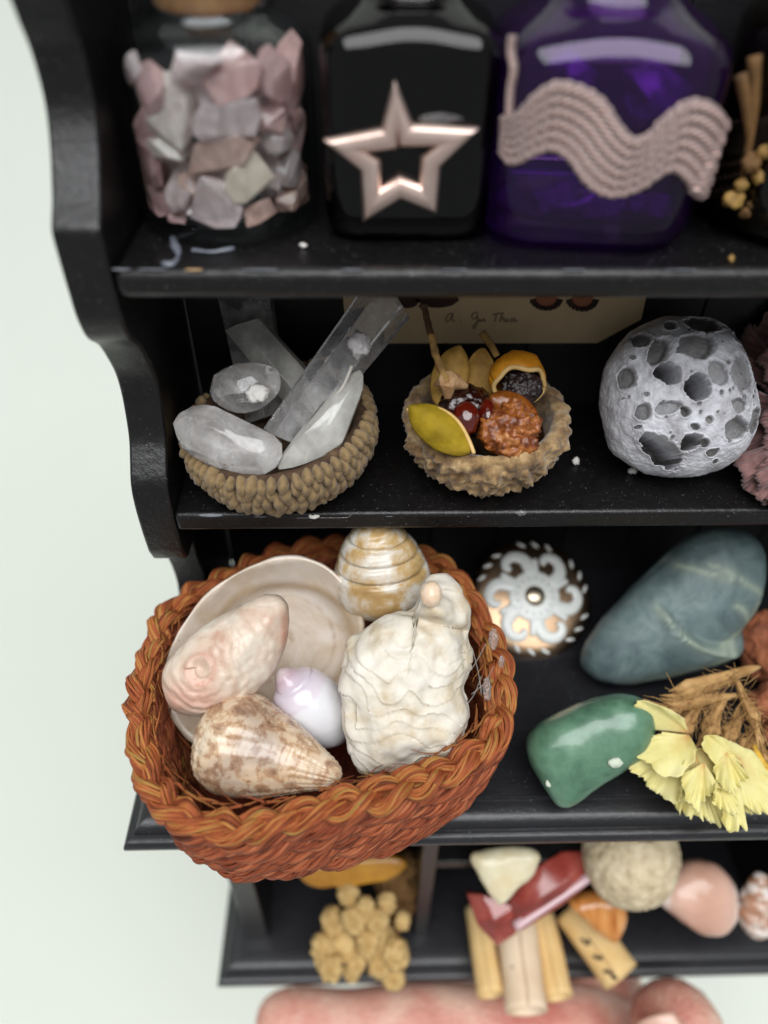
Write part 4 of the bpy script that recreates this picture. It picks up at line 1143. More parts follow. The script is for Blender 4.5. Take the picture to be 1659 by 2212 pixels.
def mottled(name, base, spots, thr, scale, rough=0.3, coat=0.3, second=None, bump=0.15, stretch=(1, 1, 1)):
    """shell porcelain: base tone with blotches"""
    m, nt, p, out = newmat(name)
    v = coords(nt, None, stretch)
    f = ntex(nt, v, scale, 5, 0.6, 0.5)
    c = ramp(nt, f, [(thr - 0.11, base), (thr + 0.04, spots), (min(thr + 0.25, 0.98), second or spots)])
    f2 = ntex(nt, v, scale * 0.35, 3)
    mx = nt.nodes.new('ShaderNodeMixRGB'); mx.blend_type = 'MULTIPLY'; mx.inputs[0].default_value = 1.0
    nt.links.new(c, mx.inputs[1]); nt.links.new(ramp(nt, f2, [(0.35, (0.82, 0.78, 0.74, 1)), (0.6, (1, 1, 1, 1))]), mx.inputs[2])
    nt.links.new(mx.outputs[0], p.inputs['Base Color'])
    p.inputs['Roughness'].default_value = rough; p.inputs['Coat Weight'].default_value = coat; p.inputs['Coat Roughness'].default_value = 0.15
    p.inputs['Subsurface Weight'].default_value = 0.12; p.inputs['Subsurface Radius'].default_value = (0.1, 0.07, 0.05); p.inputs['Subsurface Scale'].default_value = 0.6
    b = nt.nodes.new('ShaderNodeBump'); b.inputs['Strength'].default_value = bump; b.inputs['Distance'].default_value = 0.02
    nt.links.new(ntex(nt, v, 14, 6), b.inputs['Height']); nt.links.new(b.outputs[0], p.inputs['Normal'])
    return m

# big open slipper shell (hollow side up)
def bowl(outline, c, depth, wall, septum=None, n=120, rings=26, cc=None):
    O = spline(outline, n, True) - np.array(c); O[:, 1] *= -1
    cen = O.mean(0) if cc is None else np.array([cc[0] - c[0], -(cc[1] - c[1])])
    V = []
    for k in range(rings + 1):                     # inside, from centre to rim
        t = k / rings
        V.append(np.column_stack([cen + (O - cen) * t * 0.96, np.full(n, -depth * (1 - t ** 2.6))]))
    V.append(np.column_stack([cen + (O - cen) * 0.985, np.full(n, 3.0)]))
    for k in range(rings, -1, -1):
        t = k / rings
        V.append(np.column_stack([cen + (O - cen) * t, np.full(n, -wall - (depth) * (1 - t ** 2.6))]))
    m = len(V); V = np.vstack(V)
    return V, [tuple(f) for f in grid_faces(m, n, False, True)]
sl = [(352, 1500), (360, 1420), (400, 1340), (455, 1275), (540, 1222), (630, 1200), (705, 1222), (760, 1280), (788, 1345), (775, 1420), (735, 1500), (660, 1580), (560, 1625), (450, 1625), (385, 1580)]
V, Fc = bowl(sl, (570, 1410), 95, 9, cc=(600, 1400))
rel = V.copy()
# growth ledge inside
g = np.hypot((V[:, 0] - 40) / 150, (V[:, 1] - 10) / 140)
inner = np.arange(len(V)) < len(V) // 2
V[:, 2] += np.where(inner, 7 * np.tanh((g - 0.92) * 14), 0)
V = disp(V, Fc, 3.0, 0.012, 4, 2)
m_slip, nt, p, out = newmat('slipper_shell')
vv = coords(nt)
base = ramp(nt, ntex(nt, vv, 0.9, 6, 0.6, 1.2), [(0.25, S(190, 168, 140)), (0.42, S(212, 196, 176)), (0.6, S(224, 214, 202)), (0.8, S(208, 196, 194))])
at_ = nt.nodes.new('ShaderNodeAttribute'); at_.attribute_name = 'band'
mx = nt.nodes.new('ShaderNodeMixRGB'); nt.links.new(at_.outputs['Fac'], mx.inputs[0]); nt.links.new(base, mx.inputs[1])
nt.links.new(ramp(nt, ntex(nt, vv, 1.4, 5), [(0.35, S(150, 122, 92)), (0.65, S(200, 174, 138))]), mx.inputs[2])
nt.links.new(mx.outputs[0], p.inputs['Base Color']); p.inputs['Roughness'].default_value = 0.3; p.inputs['Coat Weight'].default_value = 0.3
b = nt.nodes.new('ShaderNodeBump'); b.inputs['Strength'].default_value = 0.25; b.inputs['Distance'].default_value = 0.02
nt.links.new(ntex(nt, vv, 10, 7), b.inputs['Height']); nt.links.new(b.outputs[0], p.inputs['Normal'])
ang_ = np.arctan2(rel[:, 1] - 10, rel[:, 0] - 40)
band = np.where(inner, np.exp(-((g - 0.98 - 0.06 * np.sin(3 * ang_)) / 0.07) ** 2) * 0.8 + 0.5 * np.exp(-((g - 0.72) / 0.02) ** 2), np.clip(fbm(rel, 0.02, 4, 3), 0, 0.6))
shell('slipper_shell', V, Fc, (570, 1410), 10.55, m_slip, 'large open slipper shell with its hollow creamy inside facing up', {'band': np.clip(band, 0, 1)})
# the convex slipper shell lying on it
def dome(outline, c, apex, H, e=(0.62, 1.0), n=120, rings=34, thick=8):
    O = spline(outline, n, True) - np.array(c); O[:, 1] *= -1
    ap = np.array([apex[0] - c[0], -(apex[1] - c[1])])
    V = []
    for k in range(rings + 1):
        t = k / rings
        V.append(np.column_stack([ap + (O - ap) * t, np.full(n, H * (1 - t ** 2.1) ** e[0])]))
    for k in range(rings, -1, -4):
        t = k / rings
        V.append(np.column_stack([ap + (O - ap) * t * 0.96, np.full(n, H * (1 - t ** 2.1) ** e[0] * 0.85 - thick)]))
    m = len(V); V = np.vstack(V)
    return V, grid_faces(m, n, False, True)
dm = [(352, 1480), (356, 1440), (385, 1400), (440, 1350), (510, 1312), (560, 1288), (600, 1285), (622, 1305), (625, 1350), (612, 1410), (580, 1468), (530, 1510), (470, 1540), (410, 1545), (370, 1525)]
V, Fc = dome(dm, (490, 1420), (455, 1440), 88)
u, v = V[:, 0], V[:, 1]
V[:, 2] += 10 * np.exp(-(((u - 60) * 0.75 - (v - 40) * 0.66) / 26) ** 2) * np.clip((u + 20) / 80, 0, 1)
rr_ = np.hypot(u + 38, v + 8); an_ = np.arctan2(v + 8, u + 38)
V[:, 2] += 4.5 * np.tanh((rr_ - 24 - 4 * an_) / -2.5) * np.exp(-(rr_ / 60) ** 4)
V[:, 2] -= np.where(rr_ < 40, 22 * np.exp(-(rr_ / 20) ** 2), 0)
V[:, 2] += 2.2 * np.sin(rr_ * 0.26 + fbm(V, 0.02, 3) * 4) * np.clip(rr_ / 90, 0, 1)
V = disp(V, Fc, 2.4, 0.02, 4, 6)
m, nt, p, out = newmat('pink_slipper_shell')
vv = coords(nt)
base = ramp(nt, ntex(nt, vv, 1.3, 7, 0.62, 0.8), [(0.28, S(188, 146, 124)), (0.42, S(212, 188, 168)), (0.56, S(226, 214, 196)), (0.8, S(214, 190, 174))])
at_ = nt.nodes.new('ShaderNodeAttribute'); at_.attribute_name = 'pinkness'
mx = nt.nodes.new('ShaderNodeMixRGB'); nt.links.new(at_.outputs['Fac'], mx.inputs[0]); nt.links.new(base, mx.inputs[1])
nt.links.new(ramp(nt, ntex(nt, vv, 2.4, 5), [(0.35, S(176, 112, 92)), (0.65, S(214, 160, 140))]), mx.inputs[2])
nt.links.new(mx.outputs[0], p.inputs['Base Color']); p.inputs['Roughness'].default_value = 0.42; p.inputs['Coat Weight'].default_value = 0.2
b = nt.nodes.new('ShaderNodeBump'); b.inputs['Strength'].default_value = 0.3; b.inputs['Distance'].default_value = 0.02
nt.links.new(ntex(nt, vv, 12, 7), b.inputs['Height']); nt.links.new(b.outputs[0], p.inputs['Normal'])
pk = np.exp(-((rr_ - 30) / 6) ** 2) * 0.5 + np.exp(-(((u + 60) / 70) ** 2 + ((v + 75) / 36) ** 2)) * 0.7 + np.exp(-(((u - 128) / 9) ** 2 + ((v - 60) / 45) ** 2)) * 0.8
shell('slipper_shell', V, Fc, (490, 1420), 9.75, m, 'pinkish pointed slipper shell with a coiled apex lying on the open one', {'pinkness': np.clip(pk, 0, 1)})
# small dove shell at the back
V, Fc, st = lathe_shell((825, 1255), 0, 98, 26, [(150, 8), (138, 30), (112, 58), (84, 78), (52, 92), (15, 103), (-20, 103), (-48, 86), (-70, 56), (-84, 28), (-90, 8)][::1], pitch=-32, dip=0.11, wdt=0.10, end=0.56, phase=0.3)
V = V + normals(V, Fc) * (0.7 * np.sin(st[:, 0] * 0.8))[:, None]
V = disp(V, Fc, 1.0, 0.02, 3)
m_dove = mottled('dove_shell', S(226, 222, 212), S(194, 164, 112), 0.52, 2.2, second=S(150, 110, 60))
shell('dove_shell', V, Fc, (825, 1252), 10.9, m_dove, 'brown and white blotched snail shell at the back of the basket under the shelf')
# moon shell
V, Fc, st = lathe_shell((668, 1520), 0, 128, 18, [(106, 4), (98, 15), (86, 25), (72, 35), (60, 51), (30, 66), (-15, 73), (-56, 66), (-94, 44), (-118, 16), (-122, 4)], pitch=-36, dip=0.09, wdt=0.06, end=0.34, phase=0.6)
V = disp(V, Fc, 0.8, 0.02, 3)
m, nt, p, out = newmat('moon_shell')
a_ = nt.nodes.new('ShaderNodeAttribute'); a_.attribute_name = 'along'
nt.links.new(ramp(nt, a_.outputs['Fac'], [(0.0, S(214, 213, 214)), (0.64, S(222, 222, 226)), (0.68, S(216, 208, 216)), (0.82, S(206, 196, 208)), (0.92, S(188, 164, 174)), (1.0, S(214, 200, 200))]), p.inputs['Base Color'])
p.inputs['Roughness'].default_value = 0.25; p.inputs['Coat Weight'].default_value = 0.4; p.inputs['Subsurface Weight'].default_value = 0.15; p.inputs['Subsurface Radius'].default_value = (0.1, 0.08, 0.08)
shell('moon_shell', V, Fc, (668, 1520), 10.15, m, 'smooth white snail shell with a lilac tip in the middle of the basket', {'along': (st[:, 0] + 122) / 228})
# brown cone shell
V, Fc, st = lathe_shell((570, 1620), 0, -13, 14, [(-142, 4), (-138, 40), (-120, 84), (-88, 108), (-45, 112), (0, 100), (60, 78), (120, 50), (170, 26), (188, 8)], pitch=26, dip=0.05, wdt=0.1, end=0.18)
V = V + normals(V, Fc) * (0.9 * np.sin(st[:, 0] * 0.55) + 1.2 * np.sin(st[:, 1] * 23 + 2 * np.sin(st[:, 0] * 0.02)) * np.clip(fbm(V, 0.01, 2, 4) + 0.4, 0, 1))[:, None]
V = disp(V, Fc, 2.0, 0.012, 4)
m, nt, p, out = newmat('cone_shell')
vv = coords(nt)
c1_ = ramp(nt, ntex(nt, vv, 6.0, 5, 0.6, 0.3), [(0.32, S(150, 122, 104)), (0.46, S(196, 170, 144)), (0.53, S(224, 212, 192)), (0.8, S(232, 224, 212))])
c2_ = ramp(nt, ntex(nt, vv, 1.1, 4), [(0.34, S(176, 156, 150)), (0.5, S(234, 206, 174)), (0.66, S(244, 238, 228))])
mx = nt.nodes.new('ShaderNodeMixRGB'); mx.blend_type = 'MULTIPLY'; mx.inputs[0].default_value = 0.7
nt.links.new(c1_, mx.inputs[1]); nt.links.new(c2_, mx.inputs[2]); nt.links.new(mx.outputs[0], p.inputs['Base Color'])
p.inputs['Roughness'].default_value = 0.26; p.inputs['Coat Weight'].default_value = 0.45
b = nt.nodes.new('ShaderNodeBump'); b.inputs['Strength'].default_value = 0.15; b.inputs['Distance'].default_value = 0.02
nt.links.new(ntex(nt, vv, 12, 6), b.inputs['Height']); nt.links.new(b.outputs[0], p.inputs['Normal'])
shell('cone_shell', V, Fc, (563, 1622), 9.55, m, 'brown and cream mottled cone shell at the front left of the basket')
# white weathered whelk
wo = [(738, 1450), (748, 1400), (790, 1355), (840, 1330), (890, 1318), (905, 1280), (915, 1250), (940, 1240), (985, 1258), (1004, 1300), (1012, 1360), (1018, 1430), (1002, 1475), (1012, 1540), (995, 1600), (960, 1640), (900, 1660), (830, 1672), (775, 1655), (750, 1590), (735, 1520)]
O = spline(wo, 300, True) - np.array([872, 1478]); O[:, 1] *= -1
V, Fc = ico(7)
oa = np.arctan2(O[:, 1], O[:, 0]); od = np.hypot(O[:, 0], O[:, 1]); kk = np.argsort(oa)
aa = np.arctan2(V[:, 1], V[:, 0]); rxy = np.hypot(V[:, 0], V[:, 1])
rad_ = np.interp(aa, oa[kk], od[kk], period=2 * math.pi)
V = np.column_stack([V[:, 0] * rad_, V[:, 1] * rad_, np.sign(V[:, 2]) * np.abs(V[:, 2]) ** 0.9 * 96])
u, v = V[:, 0], V[:, 1]
fr_ = np.clip(V[:, 2] / 40, 0, 1)
V[:, 2] -= fr_ * (30 * np.exp(-((v - 140 + 0.30 * (u - 60)) / 13) ** 2) + 14 * np.exp(-((v - 204 + 0.2 * (u - 80)) / 8) ** 2))
V[:, 2] += fr_ * 30 * np.exp(-(((u - 66) / 34) ** 2 + ((v - 180) / 34) ** 2))
warp = fbm(V, 0.009, 2, 1) * 3.0
arc = np.hypot(u - 80, v - 210)                       # layers curve round the spire
lay = (arc * 0.030 + warp * 0.55) % 1.0
V = V + normals(V, Fc) * (np.clip((120 - v) / 60, 0.1, 1) * 3.2 * (lay ** 1.6 - 0.4))[:, None]
V = disp(V, Fc, 11, 0.016, 2, 8)
V = V + normals(V, Fc) * (1.2 * (0.5 - np.minimum(cells(V, 0.03, 2), 1)))[:, None]
V = disp(V, Fc, 0.8, 0.06, 3, 3)
m_whelk = mat('weathered_shell', [(0.22, S(160, 134, 100)), (0.36, S(200, 184, 156)), (0.5, S(218, 210, 194)), (0.8, S(226, 221, 213))], scale=2.2, detail=8, rough=0.55, bump=0.35, bscale=12, bdist=0.02, coat=0.1)
shell('whelk_shell', V, Fc, (872, 1478), 9.75, m_whelk, 'large lumpy white weathered whelk shell at the right of the basket')
V, Fc = ico(4)
V = V * np.array([24, 28, 26])
tag(mk('small_snail', loc3((932, 1284), 9.15, disp(V, Fc, 1.5, 0.05, 3)), Fc, mat('peach_snail', [(0.35, S(228, 196, 164)), (0.65, S(240, 220, 198))], scale=4, rough=0.3, coat=0.4)), 'tiny peach coloured round nub on the tip of the white whelk', 'shell')
# strands of dried glue on the right rim
m_gl = glass('dried_glue', (0.96, 0.95, 0.93, 1), 0.15, 0.2, (0.8, 0.78, 0.76, 1))
gl = thing('glue_smear', at(1060, 1400, z=ZR + 0.2), 'shiny dried glue threads and blobs on the right rim of the basket', 'glue')
for c, r_, d in (((1066, 1380), (10, 24, 5), 9.62), ((1052, 1488), (9, 26, 5), 9.6), ((1084, 1430), (6, 14, 4), 9.6)):
    V, Fc = ico(4); W = disp(V * np.array(r_), Fc, 4, 0.12, 4, c[1])
    mk('glue_blob', loc3(c, d, W), Fc, m_gl, gl)
for a, b in (((1020, 1400), (1040, 1500)), ((985, 1480), (1050, 1390)), ((1018, 1500), (1066, 1440)), ((1000, 1530), (1040, 1460))):
    Q = spline([at(*a, d=9.5), at((a[0] + b[0]) / 2 + 4, (a[1] + b[1]) / 2 + 6, d=9.5), at(*b, d=9.45)], 14)
    V, Fc, st = tube(Q, 0.007, 5); mk('glue_thread', V, Fc, m_gl, gl)
m_crumb = mat('white_crumb', S(216, 212, 206), rough=0.7)

# ================================================================== COUNTER, RIGHT SIDE
# --- button
bt_c = at(1150, 1292, d=12.9)
btn = thing('shank_button', at(1150, 1425, z=Z3), 'round white enamel button with curling wave pattern and metal centre', 'button')
m_metal = mat('button_metal', [(0.3, S(140, 116, 92)), (0.7, S(164, 138, 112))], scale=3, rough=0.3, metal=1.0)
m_enam = mat('white_enamel', S(222, 225, 220), rough=0.3, coat=0.2)
# button frame: leaning back
nb_ = np.array([0.06, -0.50, 0.865]); nb_ /= np.linalg.norm(nb_)
ub = np.cross(np.array([0, 0, 1.0]), nb_); ub = -ub if ub[0] < 0 else ub; ub /= np.linalg.norm(ub)
vb = np.cross(nb_, ub)
if vb[2] < 0: vb = -vb
RB = 1.06
bt_c = at(1150, 1291, z=Z3 + RB * vb[2] + 0.02)
def btn_pts(P2):           # (x, y, height) in button units -> world, on a gentle dome
    P2 = np.asarray(P2, float)
    r2 = P2[:, 0] ** 2 + P2[:, 1] ** 2
    h = P2[:, 2] + 0.11 * (1 - r2)
    return bt_c + RB * (P2[:, :1] * ub + P2[:, 1:2] * vb + h[:, None] * nb_)
th = np.linspace(0, 2 * math.pi, 96, endpoint=False)
rowsb = [(0.001, -0.22), (0.8, -0.22), (0.97, -0.16), (1.0, -0.08), (0.985, -0.02), (0.95, 0.0), (0.8, 0.0), (0.6, 0.0), (0.4, 0.0), (0.2, 0.0), (0.001, 0.0)]
V = np.vstack([btn_pts(np.column_stack([r * np.cos(th), r * np.sin(th), np.full(96, h)])) for r, h in rowsb])
mk('metal_disc', V, grid_faces(len(rowsb), 96, False, True), m_metal, btn)
# six curling enamel waves, each a comma-shaped raised stroke with small side lobes
def stroke(pl, wd):
    Q = spline(np.column_stack([np.array([(r * math.cos(math.radians(a)), r * math.sin(math.radians(a))) for a, r in pl]), np.array(wd)]), 26)
    C2 = Q[:, :2]; w2 = Q[:, 2]
    T = np.gradient(C2, axis=0); T /= np.linalg.norm(T, axis=1, keepdims=True); N2 = np.column_stack([-T[:, 1], T[:, 0]])
    ph = np.linspace(0, 2 * math.pi, 14, endpoint=False)
    rows_ = []
    for i in range(26):
        e = 1.0
        rows_.append(np.column_stack([C2[i] + np.outer(np.cos(ph) * w2[i] * e, N2[i]), 0.012 + 0.045 * np.sign(np.sin(ph)) * np.abs(np.sin(ph)) ** 0.6]))
    V = np.vstack(rows_)
    n0 = len(V)
    # rounded ends
    caps = []
    for i, sg_ in ((0, -1), (25, 1)):
        V = np.vstack([V, [[*(C2[i] + T[i] * sg_ * w2[i] * 0.8), 0.012]]])
    Fc = grid_faces(26, 14, False, True)
    for j in range(14):
        Fc.append((n0, (j + 1) % 14, j)); Fc.append((n0 + 1, 25 * 14 + j, 25 * 14 + (j + 1) % 14))
    return V, Fc
for k in range(6):
    b0 = 112 - 60 * k - 22
    V, Fc = stroke([(b0 - 4, 0.38), (b0 + 1, 0.54), (b0 + 8, 0.67), (b0 + 20, 0.745), (b0 + 31, 0.72), (b0 + 36, 0.645), (b0 + 33, 0.59)], [0.13, 0.115, 0.10, 0.088, 0.078, 0.066, 0.05])
    V2, F2 = stroke([(b0 + 2, 0.50), (b0 + 3, 0.62), (b0 + 4, 0.70)], [0.06, 0.055, 0.045])
    V3, F3 = stroke([(b0 - 10, 0.42), (b0 - 11, 0.55), (b0 - 12, 0.63)], [0.08, 0.06, 0.045])
    V, Fc = cat((V, Fc), (V2, F2), (V3, F3))
    mk('enamel_wave', btn_pts(V), Fc, m_enam, btn)
# core disc keeps the centre closed
V = np.vstack([btn_pts(np.column_stack([r * np.cos(th), r * np.sin(th), np.full(96, h)])) for r, h in ((0.42, 0.004), (0.42, 0.044), (0.405, 0.05), (0.3, 0.052), (0.15, 0.052), (0.001, 0.052))])
mk('enamel_centre', V, grid_faces(6, 96, False, True), m_enam, btn)
V = np.vstack([btn_pts(np.column_stack([0.17 * math.cos(a) * np.cos(th[::3]), 0.17 * math.cos(a) * np.sin(th[::3]), np.full(32, 0.052 + 0.07 * math.sin(a))])) for a in np.linspace(0, 1.56, 9)])
mk('metal_boss', V, grid_faces(9, 32, False, True), mat('boss_metal', S(206, 192, 168), rough=0.32, metal=1.0), btn)
m_dot = mat('grey_dot', S(120, 124, 124), rough=0.5)
for k in range(16):
    a = 2 * math.pi * (k + 0.4) / 16
    cx_, cy_ = 0.30 * math.cos(a), 0.30 * math.sin(a)
    V = btn_pts([(cx_ + 0.016 * math.cos(q), cy_ + 0.016 * math.sin(q), 0.0545) for q in np.linspace(0, 2 * math.pi, 8, endpoint=False)])
    mk('dot', V, [tuple(range(8))], m_dot, btn, smooth=False)
# leaf marks round the edge
for k in range(24):
    if k % 4 == 3: continue
    a = 2 * math.pi * (k + 0.2) / 24
    ca, sa = math.cos(a), math.sin(a)
    V, Fc = ico(2)
    W = V * np.array([0.085, 0.030, 0.03])
    tw = a + 0.95
    X = 0.90 * ca + W[:, 0] * math.cos(tw) - W[:, 1] * math.sin(tw); Y = 0.90 * sa + W[:, 0] * math.sin(tw) + W[:, 1] * math.cos(tw)
    mk('leaf_mark', btn_pts(np.column_stack([X, Y, W[:, 2] + 0.012])), Fc, m_enam, btn)

# --- long grey green pebble
o_ = [(1258, 1430), (1266, 1392), (1300, 1342), (1375, 1262), (1450, 1190), (1500, 1155), (1560, 1140), (1620, 1155), (1648, 1205), (1640, 1290), (1612, 1360), (1555, 1412), (1460, 1452), (1365, 1474), (1300, 1470), (1268, 1452)]
cP = (1460, 1320)
O = np.array([(x - cP[0], -(y - cP[1])) for x, y in o_])
V, Fc = inflate(O, 88, 88, rings=30, n=150, e=(0.82, 0.9))
u, v = V[:, 0], V[:, 1]
# step where a flake has come away
cu = spline([(-70, 30), (-45, 0), (-30, -28), (10, -52), (50, -68), (110, -72), (150, -50)], 60)
dmin = np.full(len(V), 1e9); sg = np.zeros(len(V))
for i in range(len(cu) - 1):
    a, b = cu[i], cu[i + 1]; e_ = b - a
    t = np.clip(((u - a[0]) * e_[0] + (v - a[1]) * e_[1]) / (e_ @ e_), 0, 1)
    dx, dy = u - a[0] - t * e_[0], v - a[1] - t * e_[1]; dd = np.hypot(dx, dy)
    cr = e_[0] * dy - e_[1] * dx
    upd = dd < dmin; dmin = np.where(upd, dd, dmin); sg = np.where(upd, np.sign(cr), sg)
stp = np.clip((u + 66) / 30, 0, 1) * np.where(V[:, 2] > 0, (15 * np.tanh(sg * dmin / 3)) * np.exp(-(dmin / 70) ** 2) - 10 * np.exp(-(dmin / 4.5) ** 2), 0)
V = V + normals(V, Fc) * stp[:, None]
V = disp(V, Fc, 4, 0.008, 4, 5)
vein_ = np.zeros(len(V))
for cv in ([(1500, 1215), (1545, 1230), (1585, 1258), (1636, 1282)], [(1440, 1215), (1500, 1232), (1545, 1246)], [(1392, 1302), (1446, 1362), (1520, 1392), (1590, 1362), (1628, 1296)], [(1350, 1474), (1450, 1440), (1560, 1388), (1625, 1318)], [(1560, 1300), (1590, 1320), (1600, 1350), (1570, 1372)]):
    cq = spline([(x - cP[0], -(y - cP[1])) for x, y in cv], 70)
    dq = np.min(np.hypot(u[:, None] - cq[None, :, 0] + 6 * fbm(V, 0.03, 3)[:, None], v[:, None] - cq[None, :, 1]), axis=1)
    vein_ = np.maximum(vein_, np.exp(-(dq / 4.0) ** 2) * 0.6 + np.exp(-(dq / 14.0) ** 2) * 0.22)
m, nt, p, out = newmat('grey_green_stone')
vv = coords(nt, None, (1, 1, 1))
base = ramp(nt, ntex(nt, vv, 2.2, 8, 0.62, 0.8), [(0.3, S(70, 86, 88)), (0.5, S(94, 112, 112)), (0.7, S(116, 132, 130))])
at_ = nt.nodes.new('ShaderNodeAttribute'); at_.attribute_name = 'vein'
mx = nt.nodes.new('ShaderNodeMixRGB'); nt.links.new(at_.outputs['Fac'], mx.inputs[0])
nt.links.new(base, mx.inputs[1]); mx.inputs[2].default_value = S(154, 166, 146)
nt.links.new(mx.outputs[0], p.inputs['Base Color']); p.inputs['Roughness'].default_value = 0.5
b = nt.nodes.new('ShaderNodeBump'); b.inputs['Strength'].default_value = 0.35; b.inputs['Distance'].default_value = 0.02
nt.links.new(ntex(nt, vv, 26, 6, 0.7), b.inputs['Height']); nt.links.new(b.outputs[0], p.inputs['Normal'])
W = loc3(cP, rest(cP, V, Z3), V)
tag(mk('grey_pebble', W, Fc, m, attrs={'vein': np.where(V[:, 2] > -20, vein_, 0)}), 'long grey green pebble with a ridge lying beside the white button', 'stone')

# --- polished green stone
o_ = [(1138, 1612), (1152, 1580), (1200, 1548), (1260, 1520), (1320, 1504), (1375, 1504), (1404, 1528), (1408, 1580), (1380, 1632), (1300, 1685), (1240, 1728), (1210, 1738), (1188, 1722), (1150, 1660)]
cG = (1270, 1615)
O = np.array([(x - cG[0], -(y - cG[1])) for x, y in o_])
V, Fc = inflate(O, 66, 66, rings=26, n=130, e=(0.6, 0.8))
V = disp(V, Fc, 3, 0.01, 3, 1)
m_av = mat('green_aventurine', [(0.3, S(58, 88, 68)), (0.45, S(84, 120, 96)), (0.58, S(102, 140, 114)), (0.75, S(130, 162, 138))], scale=1.7, dist=0.3, detail=8, rough=0.3, coat=0.3, sss=0.3, sssr=(0.05, 0.14, 0.08), bump=0.1, bscale=6)
tag(mk('green_stone', loc3(cG, rest(cG, V, Z3), V), Fc, m_av), 'polished green tumbled stone at the front of the counter by the yellow flower', 'stone')

for k, (c, r_, lab) in enumerate([((1330, 1648), (17, 11, 7), 'pale chip stuck to the lower edge of the green stone'), ((1186, 1690), (6, 11, 5), 'tiny white speck on the lower left of the green stone')]):
    V, Fc = ico(3)
    tag(mk('crumb', loc3(c, [10.42, 10.60][k], disp(V * np.array(r_), Fc, 3, 0.1, 3, k)), Fc, mat('pale_green_crumb_%d' % k, S(196, 206, 186), rough=0.6)), lab, 'crumb')
# --- yellow statice flower
m_pet = mat('yellow_petal', [(0.3, S(214, 198, 116)), (0.55, S(230, 219, 148)), (0.8, S(236, 228, 174))], scale=1.6, rough=0.75, sss=0.25, sssr=(0.12, 0.1, 0.03), bump=0.25, bscale=16, bdist=0.01)
nt = m_pet.node_tree; p = nt.nodes['Principled BSDF']
src = p.inputs['Base Color'].links[0].from_socket
at_ = nt.nodes.new('ShaderNodeAttribute'); at_.attribute_name = 't'
mx = nt.nodes.new('ShaderNodeMixRGB'); mx.inputs[1].default_value = S(186, 112, 44); nt.links.new(src, mx.inputs[2])
nt.links.new(ramp(nt, at_.outputs['Fac'], [(0.02, (0.25, 0.25, 0.25, 1)), (0.22, (0.8, 0.8, 0.8, 1)), (0.5, (1, 1, 1, 1))]), mx.inputs[0])
nt.links.new(mx.outputs[0], p.inputs['Base Color'])
m_throat = mat('petal_throat', [(0.3, S(176, 108, 44)), (0.7, S(216, 160, 84))], scale=4, rough=0.7)
fx = lambda x, y, w=0: (1330 + 0.1979 * x, 1434 + 0.1979 * y, w)
flw = thing('yellow_flower', at(1540, 1740, z=Z3), 'frilly pale yellow dried flower head at the right front of the counter', 'flower')
cY = (1530, 1650)
pet = [([780, 740, 6], [(700, 560, 22), (480, 430, 34), (210, 355, 30), (150, 440, 22), (165, 600, 14), (200, 690, 8), (500, 705, 0)], 5, 3, 3),
       ([785, 765, 10], [(480, 720, 8), (300, 790, 22), (165, 860, 34), (190, 950, 44), (300, 1045, 52), (430, 1115, 58), (560, 1110, 60), (700, 1010, 54), (805, 870, 40)], 6, 4, 4),
       ([720, 960, 0], [(330, 920, 0), (200, 960, 4), (100, 1100, 10), (240, 1210, 16), (400, 1385, 20), (590, 1460, 24), (700, 1400, 26)], 8, 6, 5),
       ([820, 940, 20], [(600, 1200, 40), (590, 1350, 44), (610, 1510, 40), (700, 1600, 36), (850, 1610, 36), (1000, 1665, 36), (1075, 1705, 36), (1100, 1500, 40)], 10, 8, 6),
       ([870, 1000, 44], [(720, 1045, 60), (590, 1150, 70), (600, 1280, 74), (610, 1350, 74), (760, 1440, 76), (850, 1300, 76), (960, 1200, 70)], 9, 7, 6),
       ([1270, 1000, 26], [(1000, 1050, 50), (930, 960, 60), (810, 780, 54), (900, 700, 40), (1100, 755, 34), (1300, 850, 34), (1480, 960, 34), (1600, 1180, 40), (1660, 1400, 44), (1560, 1480, 44)], 7, 5, 4),
       ([1250, 1040, 30], [(960, 1180, 66), (980, 1330, 74), (1000, 1480, 76), (1060, 1690, 64), (1200, 1640, 62), (1258, 1620, 62), (1260, 1440, 66), (1400, 1500, 62), (1560, 1530, 54), (1660, 1450, 50)], 9, 8, 5),
       ([1280, 1300, 0], [(1200, 1480, 14), (1270, 1570, 12), (1400, 1600, 10), (1560, 1600, 10), (1700, 1560, 10), (1760, 1400, 10)], 6, 7, 4),
       ([960, 900, 6], [(700, 900, 26), (620, 1080, 34), (760, 1260, 40), (980, 1330, 44), (1180, 1250, 44), (1240, 1060, 36), (1200, 900, 30)], 11, 9, 6),
       ([900, 1100, 10], [(640, 1350, 22), (700, 1480, 26), (900, 1560, 28), (1120, 1580, 30), (1250, 1500, 32), (1240, 1300, 36)], 11, 10, 6),
       ([1120, 900, 34], [(940, 1040, 70), (960, 1180, 78), (1080, 1240, 82), (1200, 1180, 78), (1260, 1060, 66)], 10, 6, 6),
       ([1000, 1150, 60], [(880, 1180, 84), (860, 1320, 90), (960, 1420, 92), (1080, 1440, 90), (1150, 1330, 84)], 8, 6, 5)]
for k, (b_, e_, rip, nr, fr) in enumerate(pet):
    B_ = fx(b_[0], b_[1], b_[2]); E_ = [fx(*q) for q in e_]
    V, Fc = fan(B_, E_, cY, 10.75, rip=rip * 1.3, nr=nr * 0.55, th=1.6, n_=130, m_=24, frill=fr * 1.6, seed=k * 2.3)
    V[:, 2] = np.where((V[:, 1] > -2.5), np.maximum(V[:, 2], Z3 + 0.01), V[:, 2])
    mk('petal', V, Fc, m_pet, flw, attrs={'t': fan.t})
